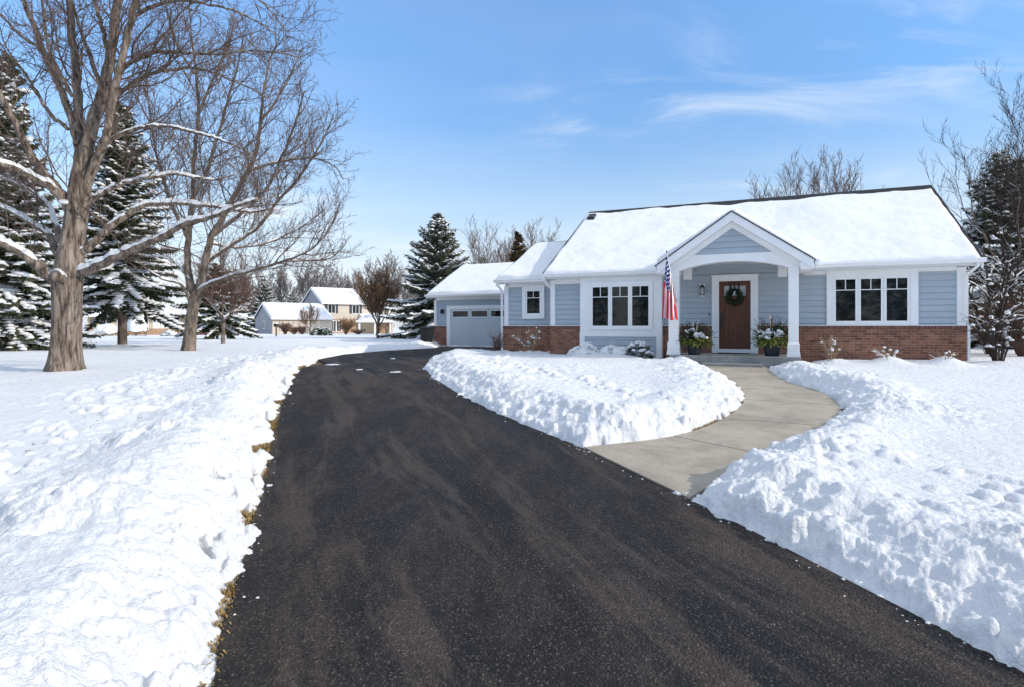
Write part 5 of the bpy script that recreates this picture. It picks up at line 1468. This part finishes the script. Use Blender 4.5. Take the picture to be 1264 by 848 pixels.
def snow_bush(px, Y, rx, ry, H, label, leaves, seed, cover, group, dz=0.1, leafmat=None, ll=0.07):
    """evergreen shrub under snow: leaves showing at its foot and through the cap"""
    rng = random.Random(seed); lf, sn, st = MB(), MB(), MB()
    for _ in range(leaves):
        a = rng.random() * 6.283; e = math.asin(rng.uniform(-0.1, 1)); rr = rng.uniform(0.75, 1.03)
        p = Vector((rx * rr * math.cos(a) * math.cos(e), ry * rr * math.sin(a) * math.cos(e), H * rr * math.sin(e)))
        d = Vector((math.cos(a) + rng.uniform(-.6, .6), math.sin(a) + rng.uniform(-.6, .6), rng.uniform(-.7, .4))).normalized()
        w = d.cross(Vector((rng.uniform(-1, 1), rng.uniform(-1, 1), 1))).normalized() * ll * 0.28
        lf.add([p, p + d * ll * 0.5 + w, p + d * ll, p + d * ll * 0.5 - w], [(0, 1, 2, 3)])
    for k in range(9):
        a = 6.283 * k / 9; st.tube([(0, 0, -0.1), (rx * .5 * math.cos(a), ry * .5 * math.sin(a), H * .5), (rx * .85 * math.cos(a), ry * .85 * math.sin(a), H * .75)], [0.012, 0.009, 0.005], 4)
    if cover:
        nu, nv = 44, 16; V, Fc = [], []
        for j in range(nv + 1):
            e = (j / nv) * 1.5708
            for i in range(nu):
                a = 6.283 * i / nu
                nz = mnoise.noise(Vector((math.cos(a) * 1.6 * math.cos(e) + seed, math.sin(a) * 1.6 * math.cos(e), math.sin(e) * 1.6))) * 0.36 + mnoise.noise(Vector((math.cos(a) * 5 * math.cos(e) + seed, math.sin(a) * 5 * math.cos(e), math.sin(e) * 5))) * 0.12
                s = 1.0 + nz
                lo = 0.12 * mnoise.noise(Vector((math.cos(a) * 2 + seed, math.sin(a) * 2, 9))) + (0.28 if cover < 1 else -0.15)
                V.append((rx * s * math.cos(a) * math.cos(e), ry * s * math.sin(a) * math.cos(e), H * (lo + (1.08 - lo) * math.sin(e)) * (1 + nz * 0.4)))
        Fc = [(j * nu + i, j * nu + (i + 1) % nu, (j + 1) * nu + (i + 1) % nu, (j + 1) * nu + i) for j in range(nv) for i in range(nu)]
        sn.add(V, Fc)
    for _ in range(int(40 * (1 if not cover else 0.4))):
        a = rng.random() * 6.283; e = math.asin(rng.uniform(0.25, 1))
        p = (rx * 0.98 * math.cos(a) * math.cos(e), ry * 0.98 * math.sin(a) * math.cos(e), H * 1.0 * math.sin(e))
        sn.blob(p, rng.uniform(.06, .13), rng.uniform(.05, .1), rng.uniform(.04, .08), rng, k=7)
    E_ = empty('evergreen_shrub', ((px - PX) / F * Y, Y, float(g(Y)) + dz)); tag(E_, label, 'shrub', group)
    st.build('stems', M['twig_dark'], E_)
    if lf.V: lf.build('leaves', leafmat or M['green'], E_)
    sn.build('snow_cover', M['snow'], E_, smooth=True)
    return E_

def build_shrubs():
    gname = 'shrubs along the house front'
    put_shrub(shrub(61, 0.85, 0.38, 26, M['twig_red'], 3, 0.0, 0), 614, 20.9, 'small dense bare shrub in front of the garage door and wing corner', gname)
    put_shrub(shrub(62, 1.05, 0.75, 11, M['seed'], 3, 0.3, 34, 0.004, 0.045), 655, 20.3, 'dry hydrangea with snow tufts against the brick of the wing', gname)
    snow_bush(722, 18.9, 0.55, 0.45, 0.46, 'low shrub buried in a rounded snow mound under the left window', 160, 71, 1, gname)
    snow_bush(757, 18.7, 0.50, 0.42, 0.40, 'snow buried shrub with a few dark leaves, middle of three under the left window', 300, 72, 0.8, gname)
    snow_bush(788, 18.4, 0.44, 0.38, 0.52, 'dark leaved evergreen shrub flecked with snow beside the flag column', 900, 73, 0, gname)
    put_shrub(shrub(63, 0.75, 0.55, 9, M['seed'], 3, 0.3, 16, 0.0035, 0.048), 1026, 15.6, 'dry brown stems with snow tufts against the brick, just right of the porch', gname)
    put_shrub(shrub(64, 0.50, 0.55, 9, M['seed'], 3, 0.4, 22, 0.0035, 0.052), 1097, 15.1, 'snow tufted dry stems on a mound below the right window', gname)
    put_shrub(shrub(65, 0.45, 0.45, 8, M['seed'], 3, 0.3, 14, 0.0035, 0.048), 1167, 14.8, 'few dry stems on a small snow mound near the right house corner', gname)
    put_shrub(shrub(66, 1.25, 0.85, 24, M['twig_dark'], 3, 0.8, 34, 0.006, 0.07), 1232, 15.2, 'spreading many stemmed bare shrub with snow, right of the house corner', 'brush at the right edge')
    put_shrub(shrub(67, 2.0, 1.2, 60, M['twig_red'], 3, 0.4, 30, 0.006, 0.08), 1262, 19.0, 'tall reddish brown brush at the right edge of the picture', 'brush at the right edge')
    put_shrub(shrub(68, 1.9, 1.1, 60, M['twig_brown'], 3, 0.4, 30, 0.006, 0.08), 1222, 20.6, 'brown brush in the gap behind the right house corner', 'brush at the right edge')
    # far gardens
    fg = 'shrubs before the two storey house'
    def fs(px, Y, H, W, n, tw, lab, seed): put_shrub(shrub(seed, H, W, n, tw, 3, 0.0, 0, 0.02), px, Y, lab, fg, dz=0.1)
    fs(352, 84, 1.7, 1.3, 40, M['twig_red'], 'rust coloured shrub at the corner of the beige garage', 81)
    fs(363, 82, 1.1, 0.9, 34, M['twig_brown'], 'small tan shrub before the left half of the beige garage', 82)
    fs(373, 82, 1.2, 1.0, 36, M['twig_red'], 'round tan shrub before the right half of the beige garage', 83)
    fs(427, 82, 2.2, 1.5, 46, M['twig_brown'], 'large brown bush before the front door of the two storey house', 84)
    fs(442, 82, 0.8, 1.2, 40, M['twig_red'], 'low brown hedge piece right of the large brown bush', 85)
    def ev(px, Y, rx, H, lab, seed): 
        o = snow_bush(px, Y, rx, rx * 0.8, H, lab, 500, seed, 0, fg, leafmat=M['green'], ll=0.22)
    ev(393, 66, 0.75, 0.9, 'dark clipped evergreen shrub on the far lawn, left of a touching pair', 86); ev(401, 66, 0.7, 0.95, 'dark clipped evergreen shrub on the far lawn, right of a touching pair', 87)
    ag = 'shrubs before the cream house'
    def av(px, Y, rx, H, lab, seed): snow_bush(px, Y, rx, rx * 0.8, H, lab, 400, seed, 0.6, ag, leafmat=M['green'], ll=0.2)
    av(133, 62, 1.2, 1.3, 'snow capped evergreen shrub before the cream house, left of the spruce trunk', 88)
    av(168, 60, 0.9, 2.0, 'tall dark evergreen shrub before the cream house, right of the spruce trunk', 89)
    av(209, 62, 0.7, 0.6, 'low shrub before the cream house, left of the second bare trunk', 90)

# ------------------------------------------------------------------ neighbours
def simple_window(parent, x, z, w, h, y, shutters=False, face='y'):
    m = MB(); p = 0.06; d = 0.08
    m.box(x - w / 2 - d, x + w / 2 + d, y - p, y, z - d, z + h + d); wn = m.build('window', M['white'], parent)
    MB().box(x - w / 2, x + w / 2, y - p - 0.012, y - p - 0.001, z, z + h).build('pane', M['glass'], wn)
    MB().box(x - 0.025, x + 0.025, y - p - 0.03, y - p - 0.013, z, z + h).build('mullion', M['white'], wn)
    if shutters:
        for s in (-1, 1):
            c = x + s * (w / 2 + d + 0.22)
            MB().box(c - 0.2, c + 0.2, y - 0.05, y, z - 0.05, z + h + 0.05).build('shutter', M['shutter'], parent)
def snow_gable(parent, x0, x1, ye, ze, yr, zr, yb, over=0.3):
    m = MB(); roof_slabs(m, x0 - over, x1 + over, ye, ze, yr, zr, yb, 0.12); r = m.build('roof', M['shingle'], parent)
    t = 0.18; sl = (zr - ze) / (yr - ye); zb = zr - sl * (yb - yr)
    MB().prism([(ye, ze + 0.005), (ye + 0.05, ze + t), (yr, zr + t), (yb - 0.05, zb + t), (yb, zb + 0.005), (yr, zr + 0.004)], 'x', x0 - over + 0.04, x1 + over - 0.04).build('roof_snow', M['roof_snow'], r)
    rk = MB()
    for a, b in ((x0 - over - 0.03, x0 - over), (x1 + over, x1 + over + 0.03)):
        rk.prism([(ye, ze + 0.01), (yr, zr + 0.01), (yb, zb + 0.01), (yb, zb - 0.22), (yr, zr - 0.22), (ye, ze - 0.22)], 'x', a, b)
    rk.box(x0 - over, x1 + over, ye - 0.04, ye - 0.002, ze - 0.22, ze)
    rk.build('fascia', M['white'], parent)

def build_neighbours():
    # two storey house: front (local -y) turned to the right of the viewer, gable end to the left
    Y0 = 96.0; x0 = (398 - PX) / F * Y0
    rz = R(38)
    H = empty('house', (x0, Y0, float(g(Y0)) - 0.05), rz)
    tag(H, 'far beige two storey house with grey gable end and chimney beyond the lawn', 'house')
    # corner at local (0,0); front along +x, gable end along +y
    W, Dp, e2 = 12.0, 9.2, 5.35
    MB().box(0.0, W, 0.0, Dp, 0, e2).build('front_wall', M['beige'], H)
    m = MB(); m.box(-0.06, 0.0, -0.02, Dp, 0, e2); m.prism([(0, e2), (Dp / 2, e2 + 2.3), (Dp, e2)], 'x', -0.06, 0.0); m.build('gable_wall', M['greysiding'], H)
    snow_gable(H, 0, W, -0.45, e2 - 0.2, Dp / 2, e2 + 2.35, Dp + 0.45)
    MB().box(0.0, W, -0.03, 0.0, 0, 2.5).build('ground_floor_wall', M['tanbrick'], H)
    for x in (1.5, 5.6, 9.4): simple_window(H, x, 3.5, 1.1, 1.3, -0.02, True)
    for x in (1.8, 2.7): simple_window(H, x, 0.5, 0.7, 1.7, -0.05)
    # gable end windows
    m = MB(); m.box(-0.12, -0.06, 1.6, 2.6, 3.3, 4.6); w_ = m.build('window', M['white'], H); MB().box(-0.14, -0.121, 1.72, 2.48, 3.42, 4.48).build('pane', M['glass'], w_)
    MB().box(9.6, 10.7, Dp / 2 - 0.5, Dp / 2 + 0.5, e2 + 1.4, e2 + 3.3).build('chimney', M['tanbrick'], H)
    # entrance bay with its own low roof
    MB().box(6.6, 11.6, -1.6, 0.0, 0, 2.5).build('entrance_bay', M['beige'], H)
    m = MB(); m.prism([(-2.1, 2.5), (-0.002, 3.5), (-0.002, 2.5)], 'x', 6.2, 12.0); m.build('entrance_roof_snow', M['roof_snow'], H)
    simple_window(H, 8.2, 0.6, 0.8, 1.5, -1.6); simple_window(H, 10.4, 0.5, 1.3, 1.7, -1.6)
    # garage wing to the left, in front
    gx0, gx1, gy0, gy1, eg = -9.0, -0.07, -4.4, 4.4, 2.75
    MB().box(gx0, gx1, gy0, gy1, 0, eg).build('garage_front_wall', M['garagebeige'], H)
    m = MB(); m.box(gx0 - 0.06, gx0, gy0 - 0.02, gy1, 0, eg); m.prism([(gy0, eg), (0, eg + 2.0), (gy1, eg)], 'x', gx0 - 0.06, gx0); m.build('garage_gable_wall', M['greysiding'], H)
    snow_gable(H, gx0, gx1 - 0.3, gy0 - 0.45, eg - 0.2, 0.0, eg + 2.05, gy1 + 0.45)
    for c in (-6.6, -2.9):
        m = MB()
        for k in range(4): m.box(c - 1.5, c + 1.5, gy0 - 0.05, gy0 - 0.001, 0.02 + k * 0.55, 0.55 + k * 0.55)
        m.build('garage_door', M['garagebeige'], H)
    m = MB(); m.box(gx0 - 0.12, gx0 - 0.06, -0.9, 0.1, 0.9, 2.1); w_ = m.build('window', M['white'], H); MB().box(gx0 - 0.14, gx0 - 0.121, -0.78, -0.02, 1.02, 1.98).build('pane', M['glass'], w_)

    # shed / carport right of it
    Y1 = 88.0; S = empty('garden_pavilion', ((463 - PX) / F * Y1, Y1, float(g(Y1)) - 0.05), R(12)); tag(S, 'small open garden pavilion with snowy roof behind the brown young tree', 'pavilion')
    for px_ in (-2.2, 0.0, 2.2):
        for py_ in (-1.4, 1.4): MB().box(px_ - 0.11, px_ + 0.11, py_ - 0.11, py_ + 0.11, 0, 1.9).build('post', M['white'], S)
    MB().box(-2.5, 0.0, 1.5, 1.6, 0, 1.9).build('back_wall', M['cream'], S)
    MB().box(0.0, 2.5, 1.5, 1.6, 0, 1.9).build('back_wall', M['tanbrick'], S)
    m = MB(); m.box(-2.7, 2.7, -1.8, 1.8, 1.9, 2.08); rf = m.build('roof', M['white'], S)
    m = MB(); m.add([(-2.7, -1.8, 2.085), (2.7, -1.8, 2.085), (2.7, 1.8, 2.085), (-2.7, 1.8, 2.085), (-1.4, 0, 3.0), (1.4, 0, 3.0)], [(0, 1, 5, 4), (1, 2, 5), (2, 3, 4, 5), (3, 0, 4), (3, 2, 1, 0)]); m.build('roof_snow', M['roof_snow'], rf)

    # cream ranch house behind the spruces
    Y2 = 68.0; x2 = (108 - PX) / F * Y2
    K = empty('house', (x2, Y2, float(g(Y2)) - 0.05), R(24)); tag(K, 'far cream ranch house with brown garage doors, half hidden behind spruces', 'house')
    Wd = 16.2
    m = MB(); m.box(0, 9.8, 0, 8, 0, 2.75); m.prism([(0, 2.75), (4, 3.5), (8, 2.75)], 'x', 0, 9.8); m.build('wall', M['cream'], K)
    m = MB(); m.box(9.8, Wd, -0.6, 8, 0, 2.5); m.prism([(-0.6, 2.5), (4, 3.5), (8, 2.5)], 'x', 9.8, Wd); m.build('garage_wall', M['cream'], K)
    MB().box(0.0, 9.8, -0.08, -0.001, 0, 1.0).build('brick_base', M['tanbrick'], K)
    snow_gable(K, -0.2, Wd, -0.9, 2.55, 4.0, 3.7, 8.9, 0.4)
    for x in (1.8, 3.4, 5.4, 8.6): simple_window(K, x, 0.9, 1.0, 1.45, -0.02)
    for x in (6.7, 7.5): MB().box(x - 0.3, x + 0.4, -0.06, -0.002, 0.1, 2.3).build('shutter', M['white'], K)
    for c, w_ in ((11.3, 1.0), (14.1, 1.4)): MB().box(c - w_, c + w_, -0.68, -0.601, 0.02, 2.15).build('garage_door', M['brownpaint'], K)
    for x in (10.0, 12.5, 15.9): MB().box(x - 0.14, x + 0.14, -0.75, -0.603, 0, 2.3).build('post', M['white'], K)

    # mailbox by the far road
    Y3 = 58.0; m0 = empty('mailbox', ((341 - PX) / F * Y3, Y3, float(g(Y3)) + 0.1)); tag(m0, 'dark mailbox on a post on the far lawn, before a grey gable wall', 'mailbox')
    MB().box(-0.06, 0.06, -0.06, 0.06, -0.2, 1.0).build('post', M['bark2'], m0)
    b = MB(); b.prism([(-0.14 + 0.0, 1.0), (0.14, 1.0)] + [(0.14 * math.cos(a), 1.18 + 0.14 * math.sin(a)) for a in [i * math.pi / 8 for i in range(9)]], 'y', -0.3, 0.3); b.build('box', M['black'], m0)
    b = MB(); b.blob((0, 0, 1.31), 0.2, 0.34, 0.1, random.Random(2)); b.build('snow_cover', M['snow'], m0, smooth=True)

def build_far_wood():
    """hazy wood along the horizon and the wood across the road behind the viewer, mirrored in the windows"""
    rng = random.Random(77); mb = MB()
    for i in range(240):
        a = rng.uniform(-1.2, 1.2); d = rng.uniform(170, 230); x, y = d * math.sin(a), d * math.cos(a); h = rng.uniform(3.5, 7.5)
        z0 = float(g(y)) - 0.3
        for k in range(70):
            an = rng.random() * 6.283; rr = rng.random() ** 0.5 * h * 0.45; zz_ = z0 + h * rng.uniform(0.15, 1) * (1 - 0.4 * (rr / (h * 0.45)) ** 2)
            p = Vector((x + rr * math.cos(an), y + rr * math.sin(an), zz_)); d_ = Vector((rng.gauss(0, 0.5), rng.gauss(0, 0.5), 1)).normalized() * rng.uniform(0.7, 1.6)
            s = Vector((rng.gauss(0, 1), rng.gauss(0, 1), 0)).normalized() * 0.05
            mb.add([p - s, p + s, p + d_], [(0, 1, 2)])
    tag(mb.build('far_wood', M['twig_grey'], None), kind='stuff')
    # wood behind the viewer (seen only as reflections in the panes)
    mb = MB()
    for i in range(46):
        x = -58 + i * 2.1 + rng.uniform(-1, 1); y = -20 - rng.uniform(0, 12); h = rng.uniform(8, 14); z0 = -0.3
        for k in range(420):
            q = rng.random() ** 0.7; an = rng.random() * 6.283; rr = (1 - q) * h * 0.24 * rng.uniform(0.3, 1)
            p = Vector((x + rr * math.cos(an), y + rr * math.sin(an), z0 + h * q)); d_ = Vector((math.cos(an), math.sin(an), -0.35)) * rng.uniform(0.5, 1.1)
            s = Vector((-math.sin(an), math.cos(an), rng.uniform(-.3, .3))) * rng.uniform(0.15, 0.35)
            mb.add([p - s, p + s, p + d_], [(0, 1, 2)])
    tag(mb.build('far_wood', M['needle'], None), kind='stuff')

# ------------------------------------------------------------------ sky, sun, camera
def build_light():
    sc = bpy.context.scene
    w = bpy.data.worlds.new('World'); sc.world = w; w.use_nodes = True
    nt = w.node_tree; n = nt.nodes; L = nt.links.new
    bg = n['Background']
    sky = n.new('ShaderNodeTexSky'); sky.sky_type = 'NISHITA'; sky.sun_disc = False
    sky.sun_elevation = R(SUN_EL); sky.sun_rotation = R(90 - SUN_AZ); sky.altitude = 200; sky.air_density = 1.0; sky.dust_density = 0.5; sky.ozone_density = 2.5
    tc = n.new('ShaderNodeTexCoord'); sp = n.new('ShaderNodeSeparateXYZ'); L(tc.outputs['Generated'], sp.inputs[0])
    def mt(op, a, b=0.0, clamp=False):
        q = n.new('ShaderNodeMath'); q.operation = op; q.use_clamp = clamp
        for i, v in ((0, a), (1, b)):
            if hasattr(v, 'is_output'): L(v, q.inputs[i])
            else: q.inputs[i].default_value = v
        return q.outputs[0]
    zc = mt('MAXIMUM', sp.outputs[2], 0.0)
    den = mt('ADD', zc, 0.16)
    cb = n.new('ShaderNodeCombineXYZ'); L(mt('DIVIDE', sp.outputs[0], den), cb.inputs[0]); L(mt('DIVIDE', sp.outputs[1], den), cb.inputs[1])
    def cloud(rot, scale, loc, sc_, det, rough, dist):
        mp = n.new('ShaderNodeMapping'); mp.inputs['Rotation'].default_value = (0, 0, R(rot)); mp.inputs['Scale'].default_value = scale; mp.inputs['Location'].default_value = loc
        L(cb.outputs[0], mp.inputs[0])
        nz = n.new('ShaderNodeTexNoise'); nz.inputs['Scale'].default_value = sc_; nz.inputs['Detail'].default_value = det; nz.inputs['Roughness'].default_value = rough; nz.inputs['Distortion'].default_value = dist
        L(mp.outputs[0], nz.inputs['Vector']); return nz.outputs['Fac']
    def ramp(f, a, b):
        q = n.new('ShaderNodeMapRange'); q.interpolation_type = 'SMOOTHSTEP'; q.inputs['From Min'].default_value = a; q.inputs['From Max'].default_value = b; L(f, q.inputs['Value']); return q.outputs[0]
    streak = ramp(cloud(*CL1), 0.44, 0.80)
    patch = ramp(cloud(*CL2), 0.40, 0.66)
    cov = mt('MULTIPLY', mt('MULTIPLY', streak, patch), 0.65)
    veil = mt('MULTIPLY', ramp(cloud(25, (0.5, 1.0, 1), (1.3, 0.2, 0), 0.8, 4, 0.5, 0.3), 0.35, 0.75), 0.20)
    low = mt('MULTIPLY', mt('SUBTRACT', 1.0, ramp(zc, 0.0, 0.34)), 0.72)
    over = mt('MULTIPLY', ramp(zc, 0.50, 0.80), 0.75)  # overhead cloud veil above the view, added as neutral fill light
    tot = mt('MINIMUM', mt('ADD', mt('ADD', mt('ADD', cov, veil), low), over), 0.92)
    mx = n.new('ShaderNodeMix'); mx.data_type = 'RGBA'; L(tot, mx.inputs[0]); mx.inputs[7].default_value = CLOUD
    hs = n.new('ShaderNodeHueSaturation'); hs.inputs['Saturation'].default_value = SKY_SAT; hs.inputs['Value'].default_value = SKY_VAL; L(sky.outputs[0], hs.inputs['Color'])
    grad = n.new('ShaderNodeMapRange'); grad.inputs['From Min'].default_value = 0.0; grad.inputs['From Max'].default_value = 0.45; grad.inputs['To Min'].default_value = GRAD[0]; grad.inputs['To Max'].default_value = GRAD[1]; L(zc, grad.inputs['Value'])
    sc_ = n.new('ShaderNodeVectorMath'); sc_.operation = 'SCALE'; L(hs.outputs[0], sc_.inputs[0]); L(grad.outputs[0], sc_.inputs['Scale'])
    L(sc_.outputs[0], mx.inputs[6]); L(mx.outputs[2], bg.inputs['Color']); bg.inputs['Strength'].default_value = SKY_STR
    s = Vector((math.cos(R(SUN_AZ)) * math.cos(R(SUN_EL)), math.sin(R(SUN_AZ)) * math.cos(R(SUN_EL)), math.sin(R(SUN_EL))))
    ld = bpy.data.lights.new('sun', 'SUN'); ld.energy = SUN_STR; ld.angle = R(0.53); ld.color = (1.0, 0.92, 0.80)
    so = bpy.data.objects.new('sun', ld); C.objects.link(so); so.rotation_euler = s.to_track_quat('Z', 'Y').to_euler(); so.location = (30, -5, 30)
    cam = bpy.data.cameras.new('camera'); co = bpy.data.objects.new('camera', cam); C.objects.link(co)
    co.location = (0, 0, CZ); co.rotation_euler = (R(90), 0, 0)
    cam.sensor_width = 36; cam.lens = F / 1264 * 36; cam.shift_y = -(424 - PY) / 1264; cam.clip_end = 3000; cam.clip_start = 0.05
    sc.camera = co
    vs = sc.view_settings; vs.view_transform = 'Standard'; vs.look = 'None'; vs.gamma = 1; vs.use_curve_mapping = False; vs.exposure = EXPOSURE
    sc.cycles.max_bounces = 6; sc.cycles.diffuse_bounces = 4; sc.cycles.glossy_bounces = 3

SUN_AZ, SUN_EL, SUN_STR, SKY_STR, EXPOSURE = -21.0, 27.0, 2.5, 0.15, 0.33
SKY_SAT, SKY_VAL = 1.16, 1.52
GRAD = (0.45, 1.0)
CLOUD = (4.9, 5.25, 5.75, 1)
CL1 = (60, (0.8, 1.7, 1), (1.4, 4.1, 0), 1.5, 8, 0.6, 1.1)
CL2 = (10, (0.7, 1.0, 1), (6.0, 2.0, 0), 0.75, 3, 0.5, 0.2)

import time as _t
_q = _t.time()
def _tick(n_):
    global _q; print('TIME', n_, round(_t.time() - _q, 1)); _q = _t.time()
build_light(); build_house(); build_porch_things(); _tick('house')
build_big_trees(); _tick('big trees')
build_woods(); _tick('woods')
build_shrubs(); build_neighbours(); build_far_wood(); _tick('rest')
for px_, Y_, h_, r_ in ((1026, 15.7, 0.10, 0.5), (1097, 15.2, 0.20, 0.55), (1167, 14.9, 0.22, 0.5), (655, 20.4, 0.08, 0.6), (614, 20.9, 0.08, 0.4), (722, 18.8, 0.1, 0.8), (760, 18.6, 0.1, 0.8), (151, 28.5, 0.1, 0.6), (1232, 15.2, 0.08, 0.7)):
    mounds.append(((px_ - PX) / F * Y_, Y_, h_, r_))
build_setting(); _tick('setting')
